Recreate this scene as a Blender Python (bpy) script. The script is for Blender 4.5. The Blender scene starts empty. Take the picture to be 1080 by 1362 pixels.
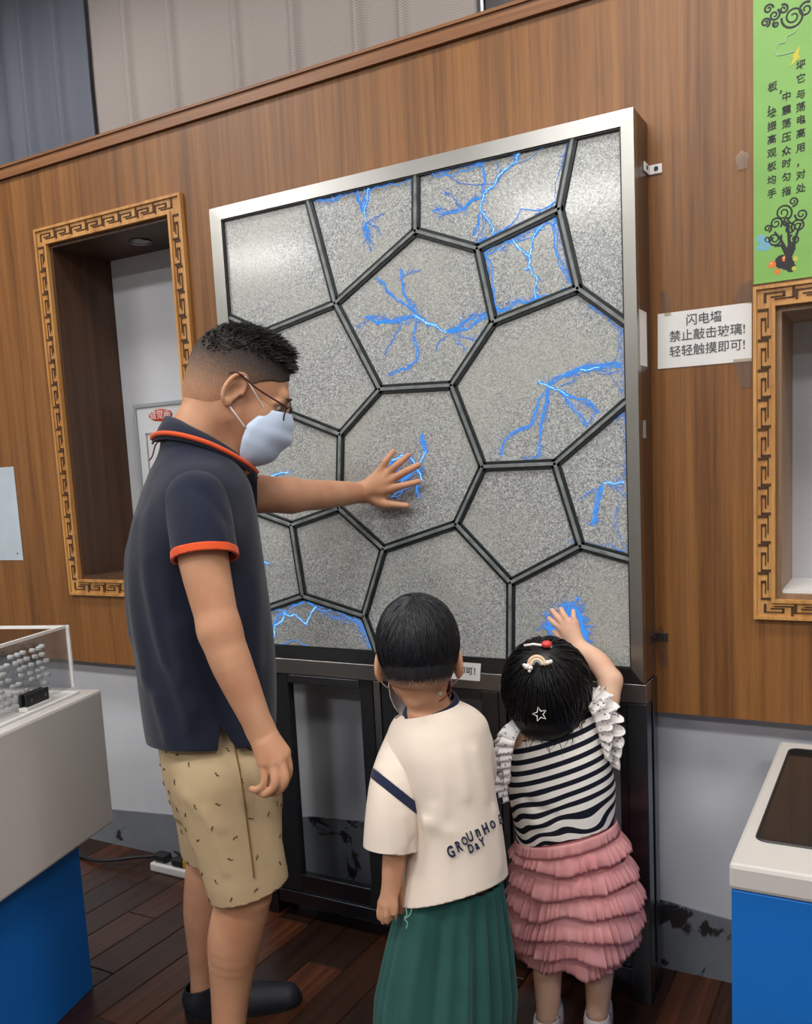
import bpy, bmesh, math, random
import numpy as np
from mathutils import Vector, Matrix, Euler
from mathutils.bvhtree import BVHTree

sc = bpy.context.scene
COL = sc.collection
random.seed(7)
PI = math.pi

# ------------------------------------------------------------------ camera
F_PX, PPX, PPY, W_PX, H_PX = 1180.95, 549.16, 771.58, 1080, 1362
YAW, PITCH, ROLL, CAM_Z = .5089, .12625, -.0508, 1.42
FW = np.array([-math.sin(YAW)*math.cos(PITCH), math.cos(YAW)*math.cos(PITCH), -math.sin(PITCH)])
_r = np.array([math.cos(YAW), math.sin(YAW), 0.0]); _u = np.cross(_r, FW)
RT = math.cos(ROLL)*_r + math.sin(ROLL)*_u
UP = -math.sin(ROLL)*_r + math.cos(ROLL)*_u
CAM = np.array([0.0, 0.0, CAM_Z])
cd = bpy.data.cameras.new('camera'); cam = bpy.data.objects.new('camera', cd); COL.objects.link(cam)
cd.sensor_fit = 'VERTICAL'; cd.sensor_height = 36.0
cd.lens = F_PX/H_PX*36.0
cd.shift_x = -(PPX-W_PX/2)/H_PX
cd.shift_y = (PPY-H_PX/2)/H_PX
cd.clip_start = .05
cam.matrix_world = Matrix(((RT[0], UP[0], -FW[0], CAM[0]), (RT[1], UP[1], -FW[1], CAM[1]), (RT[2], UP[2], -FW[2], CAM[2]), (0, 0, 0, 1)))
sc.camera = cam

def at(x, y, d=None, X=None, Y=None, Z=None):
    """world point seen in the photograph at (x, y): at camera depth d or on the plane X=, Y= or Z="""
    r = FW + RT*(x-PPX)/F_PX - UP*(y-PPY)/F_PX
    t = d if d is not None else (X-CAM[0])/r[0] if X is not None else (Y-CAM[1])/r[1] if Y is not None else (Z-CAM[2])/r[2]
    return CAM + r*t

# ------------------------------------------------------------------ world, light, exposure
sc.view_settings.view_transform = 'Standard'; sc.view_settings.look = 'None'
sc.view_settings.gamma = 1; sc.view_settings.use_curve_mapping = False
sc.view_settings.exposure = 0.0
w = bpy.data.worlds.new('world'); sc.world = w; w.use_nodes = True
w.node_tree.nodes['Background'].inputs[0].default_value = (.75, .8, .9, 1)
w.node_tree.nodes['Background'].inputs[1].default_value = .25
LAMPS = [(-3.9, -.75, 50, 'above the left display table'), (-1.1, -.75, 50, 'behind the camera, over the middle of the hall'), (1.7, -.75, 44, 'over the right side of the hall'),
         (-5.7, -3.1, 56, 'in the far left back corner of the hall'), (-2.5, -3.2, 62, 'left of the middle in the back row'), (.5, -3.2, 62, 'right of the middle in the back row'),
         (-2.9, 1.3, 24, 'close to the wood wall in front of the left niche'), (-.4, 1.3, 26, 'close to the wood wall in front of the paper notice'), (1.8, 1.3, 20, 'close to the wood wall beyond the blue console')]
CEIL = 3.62
def area(loc, power, sx, sy, col=(1, .975, .945)):
    l = bpy.data.lights.new('ceiling_lamp', 'AREA'); l.shape = 'RECTANGLE'; l.size = sx; l.size_y = sy
    l.energy = power; l.color = col
    o = bpy.data.objects.new('ceiling_lamp', l); COL.objects.link(o); o.location = loc
    return o
for (x, y, p, _where) in LAMPS:
    area((x, y, CEIL-.03), p, 1.1, .5)

# ------------------------------------------------------------------ materials
def nt(m): return m.node_tree.nodes, m.node_tree.links
def base_mat(name, col=(.5, .5, .5), rough=.5, metal=0.0, spec=.5):
    m = bpy.data.materials.new(name); m.use_nodes = True
    b = m.node_tree.nodes['Principled BSDF']
    b.inputs['Base Color'].default_value = (*col, 1); b.inputs['Roughness'].default_value = rough
    b.inputs['Metallic'].default_value = metal; b.inputs['Specular IOR Level'].default_value = spec
    return m
def srgb(r, g, b):
    f = lambda c: (c/255)/12.92 if c/255 <= .04045 else ((c/255+.055)/1.055)**2.4
    return (f(r), f(g), f(b))
def coords(m, scale=(1, 1, 1), rot=(0, 0, 0), kind='Object'):
    N, L = nt(m)
    tc = N.new('ShaderNodeTexCoord'); mp = N.new('ShaderNodeMapping')
    mp.inputs['Scale'].default_value = scale; mp.inputs['Rotation'].default_value = rot
    L.new(tc.outputs[kind], mp.inputs[0]); return mp.outputs[0]
def noise(m, vec, scale, detail=3, rough=.5, dist=0.0):
    N, L = nt(m); n = N.new('ShaderNodeTexNoise'); n.inputs['Scale'].default_value = scale
    n.inputs['Detail'].default_value = detail; n.inputs['Roughness'].default_value = rough; n.inputs['Distortion'].default_value = dist
    L.new(vec, n.inputs['Vector']); return n.outputs['Fac']
def ramp(m, fac, stops):
    N, L = nt(m); r = N.new('ShaderNodeValToRGB'); L.new(fac, r.inputs[0]); e = r.color_ramp.elements
    while len(e) < len(stops): e.new(.5)
    for el, (p, c) in zip(e, stops): el.position = p; el.color = (*c, 1) if len(c) == 3 else c
    return r.outputs[0]
def mixc(m, fac, a, b, mode='MIX'):
    N, L = nt(m); x = N.new('ShaderNodeMix'); x.data_type = 'RGBA'; x.blend_type = mode
    for i, v in ((0, fac), (6, a), (7, b)):
        if isinstance(v, (int, float)): x.inputs[i].default_value = v
        elif isinstance(v, tuple): x.inputs[i].default_value = (*v, 1)
        else: L.new(v, x.inputs[i])
    return x.outputs[2]
def mth(m, op, a, b=None, c=None):
    N, L = nt(m); x = N.new('ShaderNodeMath'); x.operation = op
    for i, v in enumerate((a, b, c)):
        if v is None: continue
        if isinstance(v, (int, float)): x.inputs[i].default_value = v
        else: L.new(v, x.inputs[i])
    return x.outputs[0]
def setcol(m, out): nt(m)[1].new(out, m.node_tree.nodes['Principled BSDF'].inputs['Base Color'])
def setrough(m, out): nt(m)[1].new(out, m.node_tree.nodes['Principled BSDF'].inputs['Roughness'])
def bump(m, h, strength=.3, dist=.002):
    N, L = nt(m); b = N.new('ShaderNodeBump'); b.inputs['Strength'].default_value = strength; b.inputs['Distance'].default_value = dist
    L.new(h, b.inputs['Height']); L.new(b.outputs[0], N['Principled BSDF'].inputs['Normal'])
def noisy(name, col, rough=.6, amp=.12, scale=40, bmp=.15, spec=.4, metal=0, bscale=None, bd=.001):
    """plain colour with a slight mottling and fine relief"""
    m = base_mat(name, col, rough, metal, spec); v = coords(m)
    n = noise(m, v, scale, 4)
    setcol(m, ramp(m, n, [(.25, tuple(c*(1-amp) for c in col)), (.75, tuple(min(1, c*(1+amp)) for c in col))]))
    if bmp: bump(m, noise(m, v, bscale or scale*8, 2), bmp, bd)
    return m
def cloth(name, col, weave=900, amp=.08, rough=.85, bmp=.25):
    m = base_mat(name, col, rough, 0, .15); v = coords(m)
    n = noise(m, v, 14, 4)
    setcol(m, ramp(m, n, [(.2, tuple(c*(1-amp) for c in col)), (.8, tuple(min(1, c*(1+amp)) for c in col))]))
    bump(m, noise(m, v, weave, 2), bmp, .0008)
    m.node_tree.nodes['Principled BSDF'].inputs['Sheen Weight'].default_value = .15
    return m
def wood(name, dark, mid, light, gx=70, gz=1.3, rough=.42, spec=.5, axis='z'):
    m = base_mat(name, mid, rough, 0, spec)
    s = (gx, gx, gz) if axis == 'z' else (gx, gz, gx) if axis == 'y' else (gz, gx, gx)
    v = coords(m, s)
    n1 = noise(m, v, 1.0, 5, .6, .4)
    s2 = tuple(k*.22 if k > 5 else k*.5 for k in s)
    n2 = noise(m, coords(m, s2), 1.0, 3, .5, .8)
    n3 = noise(m, coords(m, tuple(k*5 if k > 5 else k*8 for k in s)), 1.0, 2)
    c1 = ramp(m, n1, [(.28, dark), (.45, mid), (.62, light), (.8, mid)])
    c2 = mixc(m, .45, c1, ramp(m, n2, [(.35, dark), (.5, mid), (.65, light)]))
    c3 = mixc(m, .35, c2, ramp(m, n3, [(.35, tuple(c*.45 for c in dark)), (.55, light)]), 'SOFT_LIGHT')
    setcol(m, c3); bump(m, n3, .12, .0006)
    return m
M = {}
M['wood'] = wood('wood_laminate', srgb(98, 64, 32), srgb(133, 92, 49), srgb(156, 112, 63))
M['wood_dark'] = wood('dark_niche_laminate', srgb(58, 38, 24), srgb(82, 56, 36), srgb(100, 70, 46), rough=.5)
M['carved'] = wood('carved_wood', srgb(150, 104, 56), srgb(186, 140, 84), srgb(206, 164, 106), gx=50, gz=3)
M['groove'] = base_mat('groove_brown', srgb(70, 42, 20), .7)
M['trim'] = wood('trim_wood', srgb(110, 72, 42), srgb(142, 100, 64), srgb(160, 116, 78), gx=60, gz=1.2, axis='x')
M['white_wall'] = noisy('white_plaster', srgb(196, 198, 204), .8, .05, 5, .2, bscale=90)
M['white'] = noisy('white_paint', srgb(222, 220, 218), .5, .02, 12, .05)
M['board_white'] = noisy('board_white', srgb(205, 208, 210), .35, .02, 12, 0)
M['board_grey'] = noisy('board_grey', srgb(150, 156, 160), .4, .03, 12, 0)
M['red_oval'] = base_mat('red_oval', srgb(190, 62, 40), .4)
M['ceiling'] = noisy('ceiling_paint', srgb(190, 190, 188), .9, .03, 4, 0)
M['room'] = noisy('room_paint', srgb(205, 203, 200), .9, .05, 2, 0)
def steel_mat(name, col, rough, axis='x'):
    m = base_mat(name, col, rough, 1.0); s = (2, 90, 90) if axis == 'x' else (90, 90, 2)
    n = noise(m, coords(m, s), 3, 3)
    if col[0] > .2: setrough(m, ramp(m, n, [(.3, (rough*.95,)*3), (.7, (rough*1.06,)*3)]))
    n2 = noise(m, coords(m), 3.0, 3)
    setcol(m, ramp(m, n2, [(.3, tuple(c*.82 for c in col)), (.7, col)]))
    return m
M['steel'] = steel_mat('brushed_steel', (.40, .395, .38), .3)
M['steel_v'] = steel_mat('brushed_steel_upright', (.38, .375, .35), .33, 'z')
M['steel_dark'] = steel_mat('dark_steel', (.135, .145, .16), .3)  # darker copy of the steel: dark reflections put into the colour of rail and stand
M['steel_dark_v'] = steel_mat('dark_steel_upright', (.135, .145, .16), .28, 'z')
M['black'] = base_mat('black_rubber', (.012, .013, .015), .45)
M['silicone'] = noisy('black_silicone', (.012, .018, .018), .4, .5, 30, .4, bscale=120)
M['bar_core'] = noisy('bar_core_grey', (.2, .22, .22), .3, .45, 25, .3, bscale=150)
def pane_mat():
    m = base_mat('crackled_glass', (.4, .4, .38), .3, 0, .5); v = coords(m)
    N, L = nt(m)
    vo = N.new('ShaderNodeTexVoronoi'); vo.inputs['Scale'].default_value = 330; L.new(v, vo.inputs['Vector'])
    n = noise(m, v, 260, 2, .7); big = noise(m, v, 3.2, 3)
    sp = N.new('ShaderNodeSeparateColor'); L.new(vo.outputs['Color'], sp.inputs[0])
    f = mth(m, 'ADD', mth(m, 'MULTIPLY', sp.outputs[0], .55), mth(m, 'MULTIPLY', n, .5))
    a = ramp(m, f, [(.18, (.10, .105, .12)), (.42, (.29, .305, .315)), (.6, (.392, .405, .398)), (.85, (.66, .675, .665))])
    b = ramp(m, f, [(.2, (.26, .27, .257)), (.5, (.38, .392, .366)), (.85, (.51, .515, .49))])
    setcol(m, mixc(m, ramp(m, big, [(.42, (0, 0, 0)), (.62, (1, 1, 1))]), a, b))
    bump(m, noise(m, v, 120, 3), .35, .0012)
    m.node_tree.nodes['Principled BSDF'].inputs['Coat Weight'].default_value = .7
    m.node_tree.nodes['Principled BSDF'].inputs['Coat Roughness'].default_value = .13
    return m
M['pane'] = pane_mat()
def emit(name, col, s):
    m = bpy.data.materials.new(name); m.use_nodes = True; N, L = nt(m)
    N.remove(N['Principled BSDF']); e = N.new('ShaderNodeEmission'); e.inputs[0].default_value = (*col, 1); e.inputs[1].default_value = s
    L.new(e.outputs[0], N['Material Output'].inputs[0]); return m
M['arc_hot'] = emit('plasma_cyan', (.5, .93, 1.0), 1.15)
M['arc_mid'] = emit('plasma_blue', (.05, .34, 1.0), 1.0)
M['arc_dim'] = emit('plasma_dim_blue', (.12, .36, 1.0), .7)
def halo_mat():
    m = bpy.data.materials.new('plasma_glow_blue'); m.use_nodes = True; N, L = nt(m); N.remove(N['Principled BSDF'])
    e = N.new('ShaderNodeEmission'); e.inputs[0].default_value = (.06, .26, 1, 1); e.inputs[1].default_value = 1.0; t = N.new('ShaderNodeBsdfTransparent'); x = N.new('ShaderNodeMixShader')
    n = noise(m, coords(m), 330, 2, .7); L.new(ramp(m, n, [(.38, (.0,)*3), (.75, (.5,)*3)]), x.inputs[0]); L.new(t.outputs[0], x.inputs[1]); L.new(e.outputs[0], x.inputs[2]); L.new(x.outputs[0], N['Material Output'].inputs[0]); return m
M['arc_halo'] = halo_mat()  # light scattered in the glass round the arcs, put in as glowing ribbons
M['diffuser'] = emit('lamp_diffuser', (1, .97, .92), 5.0)
def glass_mat(name, tint=(.9, .95, .95), alpha=.12, rough=.05):
    m = bpy.data.materials.new(name); m.use_nodes = True; N, L = nt(m)
    N.remove(N['Principled BSDF']); t = N.new('ShaderNodeBsdfTransparent'); t.inputs[0].default_value = (*tint, 1)
    g = N.new('ShaderNodeBsdfGlossy'); g.inputs['Roughness'].default_value = rough
    x = N.new('ShaderNodeMixShader'); fr = N.new('ShaderNodeLayerWeight'); fr.inputs[0].default_value = .5
    add = N.new('ShaderNodeMath'); add.operation = 'ADD'; add.inputs[1].default_value = alpha
    pw = N.new('ShaderNodeMath'); pw.operation = 'POWER'; pw.inputs[1].default_value = 4.0; ml = N.new('ShaderNodeMath'); ml.operation = 'MULTIPLY'; ml.inputs[1].default_value = .45; L.new(fr.outputs['Facing'], pw.inputs[0]); L.new(pw.outputs[0], ml.inputs[0]); L.new(ml.outputs[0], add.inputs[0]); L.new(add.outputs[0], x.inputs[0]); L.new(t.outputs[0], x.inputs[1]); L.new(g.outputs[0], x.inputs[2])
    L.new(x.outputs[0], N['Material Output'].inputs[0]); return m
M['glass'] = glass_mat('clear_glass', (.95, .96, .97), .0)
M['acrylic'] = glass_mat('clear_acrylic', (.86, .87, .88), .06)
M['lens'] = glass_mat('spectacle_lens', (.92, .95, .97), .08, .02)
M['tape'] = glass_mat('clear_tape', (.93, .9, .85), .12, .2)
M['paper'] = noisy('white_paper', srgb(226, 224, 222), .45, .03, 20, .08, bscale=30, bd=.003)
M['ink'] = base_mat('black_ink', (.02, .02, .022), .6)
M['ink_grey'] = base_mat('grey_ink', (.09, .09, .1), .6)

# ------------------------------------------------------------------ geometry helpers
def link(name, me, mats, parent=None, kind=None, smooth=False):
    o = bpy.data.objects.new(name, me); COL.objects.link(o)
    for m in (mats if isinstance(mats, (list, tuple)) else [mats]): me.materials.append(m)
    if smooth: me.polygons.foreach_set('use_smooth', [True]*len(me.polygons))
    if parent is not None: o.parent = parent
    if kind: o['kind'] = kind
    return o
def mesh(name, verts, faces):
    me = bpy.data.meshes.new(name); me.from_pydata([tuple(map(float, v)) for v in verts], [], faces); me.update(); return me
def obj(name, verts, faces, mat, parent=None, base=None, kind=None, smooth=False):
    """verts in world space; base = world position of the parent thing"""
    if base is not None: verts = [np.asarray(v, float)-np.asarray(base, float) for v in verts]
    return link(name, mesh(name, verts, faces), mat, parent, kind, smooth)
class B:
    """collects solids into one mesh"""
    def __init__(s): s.v, s.f = [], []
    def add(s, v, f):
        n = len(s.v); s.v += [tuple(map(float, p)) for p in v]; s.f += [tuple(n+i for i in q) for q in f]; return s
    def box(s, x0, x1, y0, y1, z0, z1):
        v = [(x0, y0, z0), (x1, y0, z0), (x1, y1, z0), (x0, y1, z0), (x0, y0, z1), (x1, y0, z1), (x1, y1, z1), (x0, y1, z1)]
        return s.add(v, [(0, 3, 2, 1), (4, 5, 6, 7), (0, 1, 5, 4), (1, 2, 6, 5), (2, 3, 7, 6), (3, 0, 4, 7)])
    def bbox(s, x0, x1, y0, y1, z0, z1, b=.004):
        """box with bevelled edges"""
        bm = bmesh.new(); bmesh.ops.create_cube(bm, size=1)
        for v in bm.verts: v.co = Vector(((x0+x1)/2+v.co.x*(x1-x0), (y0+y1)/2+v.co.y*(y1-y0), (z0+z1)/2+v.co.z*(z1-z0)))
        bmesh.ops.bevel(bm, geom=bm.edges[:], offset=b, segments=2, affect='EDGES', profile=.5)
        bm.verts.index_update(); s.add([v.co[:] for v in bm.verts], [[v.index for v in f.verts] for f in bm.faces]); bm.free(); return s
    def prism(s, poly, d):
        """poly: list of 3-D points; extruded by the vector d"""
        n = len(poly); d = np.asarray(d, float); v = [np.asarray(p, float) for p in poly]+[np.asarray(p, float)+d for p in poly]
        return s.add(v, [tuple(range(n))[::-1], tuple(range(n, 2*n))]+[(i, (i+1) % n, n+(i+1) % n, n+i) for i in range(n)])
    def tube(s, pts, r, n=6, cap=True, closed=False):
        pts = [np.asarray(p, float) for p in pts]; rs = r if isinstance(r, (list, tuple, np.ndarray)) else [r]*len(pts)
        k = len(s.v); prev = None; m = len(pts)
        for i, p in enumerate(pts):
            a = pts[(i-1) % m] if closed else pts[max(i-1, 0)]; b = pts[(i+1) % m] if closed else pts[min(i+1, m-1)]
            t = b-a; t = t/(np.linalg.norm(t)+1e-12)
            if prev is None:
                q = np.array([0, 0, 1.0]) if abs(t[2]) < .9 else np.array([1.0, 0, 0]); prev = np.cross(t, q)
            u = prev-t*(prev@t); u /= np.linalg.norm(u)+1e-12; prev = u; w_ = np.cross(t, u)
            for j in range(n):
                g = 2*PI*j/n; s.v.append(tuple(p+rs[i]*(math.cos(g)*u+math.sin(g)*w_)))
        for i in range(m if closed else m-1):
            for j in range(n):
                i2 = (i+1) % m
                s.f.append((k+i*n+j, k+i*n+(j+1) % n, k+i2*n+(j+1) % n, k+i2*n+j))
        if cap and not closed:
            s.f.append(tuple(k+j for j in range(n))[::-1]); s.f.append(tuple(k+(m-1)*n+j for j in range(n)))
        return s
    def ball(s, c, r, R=None, nu=10, nv=7):
        c = np.asarray(c, float); r = np.asarray(r, float)*np.ones(3); R = np.eye(3) if R is None else R; k = len(s.v)
        s.v.append(tuple(c+R@(np.array([0, 0, 1])*r)))
        for i in range(1, nv):
            for j in range(nu):
                a, b = PI*i/nv, 2*PI*j/nu
                s.v.append(tuple(c+R@(np.array([math.sin(a)*math.cos(b), math.sin(a)*math.sin(b), math.cos(a)])*r)))
        s.v.append(tuple(c+R@(np.array([0, 0, -1])*r)))
        for j in range(nu): s.f.append((k, k+1+j, k+1+(j+1) % nu))
        for i in range(nv-2):
            for j in range(nu):
                a = k+1+i*nu; s.f.append((a+j, a+nu+j, a+nu+(j+1) % nu, a+(j+1) % nu))
        e = k+1+(nv-1)*nu; a = k+1+(nv-2)*nu
        for j in range(nu): s.f.append((a+j, e, a+(j+1) % nu))
        return s
    def make(s, name, mat, parent=None, base=None, kind=None, smooth=False):
        return obj(name, s.v, s.f, mat, parent, base, kind, smooth)
def thing(name, label, cat, loc=(0, 0, 0), group=None):
    o = bpy.data.objects.new(name, None); COL.objects.link(o); o.location = tuple(float(c) for c in loc)
    o.empty_display_size = .1; tag(o, label, cat, group); return o
def tag(o, label, cat, group=None):
    o['label'] = label; o['category'] = cat
    if group: o['group'] = group
    return o
def text_mesh(txt, size, extrude=.0004, bold=0.0):
    c = bpy.data.curves.new('lettering', 'FONT'); c.body = txt; c.size = size; c.extrude = extrude
    c.align_x = 'CENTER'; c.align_y = 'CENTER'; c.resolution_u = 3; c.offset = bold*size
    t = bpy.data.objects.new('lettering_source', c); COL.objects.link(t)
    bpy.context.view_layer.update()
    me = bpy.data.meshes.new_from_object(t.evaluated_get(bpy.context.evaluated_depsgraph_get()))
    bpy.data.objects.remove(t); bpy.data.curves.remove(c)
    return me
def text(name, txt, size, mat, pos, right, up, parent=None, base=None, bold=0.0, shear=0.0, extrude=.0004, cond=1.0):
    """lettering lying in the plane of right and up"""
    me = text_mesh(txt, size, extrude, bold)
    r = np.asarray(right, float); r /= np.linalg.norm(r); u = np.asarray(up, float); u -= r*(u@r); u /= np.linalg.norm(u); n = np.cross(r, u)
    p = np.asarray(pos, float)-(np.asarray(base, float) if base is not None else 0)
    for v in me.vertices:
        c = v.co; q = p+r*(c.x*cond+shear*c.y)+u*c.y+n*c.z; v.co = Vector(q)
    me.materials.clear()
    return link(name, me, mat, parent)

# ================================================================== THE SETTING
YW, YL, YP = 2.28, 2.345, 2.1513          # wood wall face, plaster wall face, front of the lightning wall
NL = (-2.685, -2.104, 1.069, 2.27); NR = (-.269, .30, 1.06, 1.747)
# floor with planks laid towards the wall
fl = B().box(-8, 4, -6, YL+.02, -.05, -.004)
M['floor'] = wood('floor_far_wood', srgb(30, 18, 12), srgb(48, 28, 18), srgb(66, 40, 25), gx=30, gz=1.2, axis='y', rough=.35)
M['floor_joint'] = base_mat('floor_joint', srgb(20, 12, 8), .7)
floor = fl.make('floor', M['floor'], kind='structure')
PL = []
for i, (a, b, c) in enumerate([((40, 23, 14), (62, 35, 21), (90, 52, 31)), ((32, 18, 12), (50, 29, 18), (68, 40, 25)), ((54, 31, 19), (82, 47, 28), (118, 70, 41))]):
    PL.append(wood('plank_wood_%d' % i, srgb(*a), srgb(*b), srgb(*c), gx=38, gz=1.0+.3*i, axis='y', rough=.33))
def bevel_slab(x0, x1, y0, y1, z0, z1, e=.0025):
    b = B(); b.add([(x0, y0, z0), (x1, y0, z0), (x1, y1, z0), (x0, y1, z0), (x0, y0, z1-e), (x1, y0, z1-e), (x1, y1, z1-e), (x0, y1, z1-e),
                    (x0+e, y0+e, z1), (x1-e, y0+e, z1), (x1-e, y1-e, z1), (x0+e, y1-e, z1)],
                   [(0, 1, 5, 4), (1, 2, 6, 5), (2, 3, 7, 6), (3, 0, 4, 7), (4, 5, 9, 8), (5, 6, 10, 9), (6, 7, 11, 10), (7, 4, 8, 11), (8, 9, 10, 11)])
    return b
PW, PLEN = .1222, .92
pm = {}
x = -2.976
k = 0
while x < .75:
    y1 = 1.96+(0 if k % 2 == 0 else .46)-.92*0
    if k % 3 == 1: y1 += .17
    ys = [YL+.015]; y = y1
    while y > .55:
        if y < YL-.02: ys.append(y)
        y -= PLEN
    ys.append(max(.5, ys[-1]-PLEN))
    for a, b in zip(ys[1:], ys[:-1]):
        key = round(b-a, 3), (k*7+len(pm)) % 3
        if key not in pm:
            bb = bevel_slab(.0012, PW-.0012, .001, (b-a)-.001, -.006, 0)
            pm[key] = mesh('floor_plank', bb.v, bb.f); pm[key].materials.append(PL[key[1]])
        o = bpy.data.objects.new('floor_plank', pm[key]); COL.objects.link(o); o.location = (x, a, 0); o.parent = floor
    x += PW; k += 1

# plaster wall below and behind the wood, its grey painted skirting with peeling paint
B().box(-8, 4, YL, YL+.08, 0, .80).make('wall_back', M['white_wall'], kind='structure')
m = noisy('skirting_grey', srgb(116, 121, 128), .55, .12, 7, .2, bscale=60)
v_ = coords(m, (1, 1, 1)); n_ = noise(m, v_, 9, 5, .62, .6); n2_ = noise(m, v_, 2.6, 2)
old = m.node_tree.nodes['Principled BSDF'].inputs['Base Color'].links[0].from_socket
setcol(m, mixc(m, ramp(m, mth(m, 'MULTIPLY', n_, mth(m, 'ADD', n2_, .42)), [(.53, (0, 0, 0)), (.57, (1, 1, 1))]), old, srgb(40, 36, 38)))
sk = [(-8, .10), (-2.75, .14), (-2.32, .175), (-1.73, .262), (-1.35, .285), (-1.0, .25), (-.5, .19), (-.35, .175), (4, .12)]
b = B()
b.prism([(x, YL-.006, 0) for x in (4, -8)]+[(x, YL-.006, z) for x, z in sk], (0, .006, 0))
b.make('baseboard_back', m, kind='structure')
# wood wall with two openings
b = B(); z0, z1 = .752, 2.53
xs = [-8, NL[0], NL[1], NR[0], NR[1], 4]
for i in range(5):
    if i in (1, 3):
        n = NL if i == 1 else NR
        b.box(xs[i], xs[i+1], YW, YW+.06, z0, n[2]); b.box(xs[i], xs[i+1], YW, YW+.06, n[3], z1)
    else: b.box(xs[i], xs[i+1], YW, YW+.06, z0, z1)
wall = b.make('wall_wood', M['wood'], kind='structure')
b = B().box(-8, 4, YW-.012, YW+.10, 2.531, 2.566); b.box(-8, 4, YW-.018, YW+.11, 2.566, 2.574)
b.make('trim_1', M['trim'], kind='structure')
# niches
def niche_lining(n, depth, idx, side_m, back_m):
    x0, x1, z0, z1 = n; y0, y1 = YW+.0005, YW+depth; t = .012
    b = B().box(x0, x0+t, y0, y1, z0, z1).box(x1-t, x1, y0, y1, z0, z1).box(x0+t, x1-t, y0, y1, z1-t, z1).box(x0+t, x1-t, y0, y1, z0, z0+t)
    b.make('wall_niche_side_%d' % idx, side_m, kind='structure')
    B().box(x0-.02, x1+.02, y1, y1+.02, z0-.02, z1+.02).make('wall_niche_back_%d' % idx, back_m, kind='structure')
M['pale_wood'] = wood('pale_niche_wood', srgb(120, 92, 66), srgb(150, 122, 96), srgb(170, 144, 118), gx=40)
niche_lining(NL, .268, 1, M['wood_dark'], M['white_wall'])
niche_lining(NR, .235, 2, M['pale_wood'], M['white_wall'])
B().box(NR[0]+.0125, NR[1]-.0125, YW+.012, YW+.234, NR[2]+.0125, NR[2]+.02).make('trim_sill_2', M['white'], kind='structure')
# carved surrounds: two rails, a ground and a run of key-pattern frets
def hooks(s):
    """one fret: two interlocking hooks in a unit of 1 along and 1 across"""
    w_ = .085
    P = []
    def strip(pts):
        b = B()
        for (a, c), (d, e) in zip(pts[:-1], pts[1:]):
            x0, x1 = min(a, d)-w_/2, max(a, d)+w_/2; y0, y1 = min(c, e)-w_/2, max(c, e)+w_/2
            b.box(x0, x1, -.0015, .002, y0, y1)
        return b
    A = strip([(.02, .08), (.02, .72), (.62, .72), (.62, .42), (.24, .42)])
    C = strip([(.92, .94), (.92, .24), (.36, .24)])
    b = B(); b.add(A.v, A.f).add(C.v, C.f); return b
fret_cache = {}
def surround(n, fw, pitch, idx):
    x0, x1, z0, z1 = n; X0, X1, Z0, Z1 = x0-fw, x1+fw, z0-fw, z1+fw; y0, y1 = YW-.014, YW+.02
    b = B(); e = .0022
    for (a, c, d, f) in ((X0, x0, Z0, Z1), (x1, X1, Z0, Z1), (x0, x1, z1, Z1), (x0, x1, Z0, z0)):
        b.box(a, c, y0+.004, YW-.0005, d, f)
    base = b.make('trim_%d' % (idx+1), M['carved'], kind='structure')
    r = B()
    for (lx0, lx1, lz0, lz1) in ((X0, X1, Z0, Z1), (x0-fw*.16, x1+fw*.16, z0-fw*.16, z1+fw*.16)):
        t = fw*.15
        r.box(lx0, lx0+t, y0-.002, y0+.004, lz0, lz1).box(lx1-t, lx1, y0-.002, y0+.004, lz0, lz1).box(lx0+t, lx1-t, y0-.002, y0+.004, lz1-t, lz1).box(lx0+t, lx1-t, y0-.002, y0+.004, lz0, lz0+t)
    r.make('moulding', M['carved'], base)
    hk = hooks(0)
    def run(cx, cz, L, axis, flip):
        nn = max(1, round(L/pitch)); p = L/nn; s = fw*.62
        key = (round(p, 4), round(s, 4), axis, flip)
        if key not in fret_cache:
            v = []
            for a, yy, c in hk.v:
                c2 = (c-.5)*s*(-1 if flip else 1); a2 = (a)*p
                v.append((a2, yy, c2) if axis == 'x' else (c2, yy, a2))
            fret_cache[key] = mesh('fret', v, hk.f); fret_cache[key].materials.append(M['groove'])
        for i in range(nn):
            o = bpy.data.objects.new('fret', fret_cache[key]); COL.objects.link(o); o.parent = base
            o.location = (cx+i*p, y0+.0035, cz) if axis == 'x' else (cx, y0+.0035, cz+i*p)
    h = fw*.5
    run(x0-h, z1+h, x1-x0+fw*.9, 'x', False); run(x0-h, z0-h, x1-x0+fw*.9, 'x', True)
    run(x0-h, z0, z1-z0, 'z', True); run(x1+h, z0, z1-z0, 'z', False)
surround(NL, .059, .081, 1)
surround(NR, .049, .0715, 2)
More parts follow.
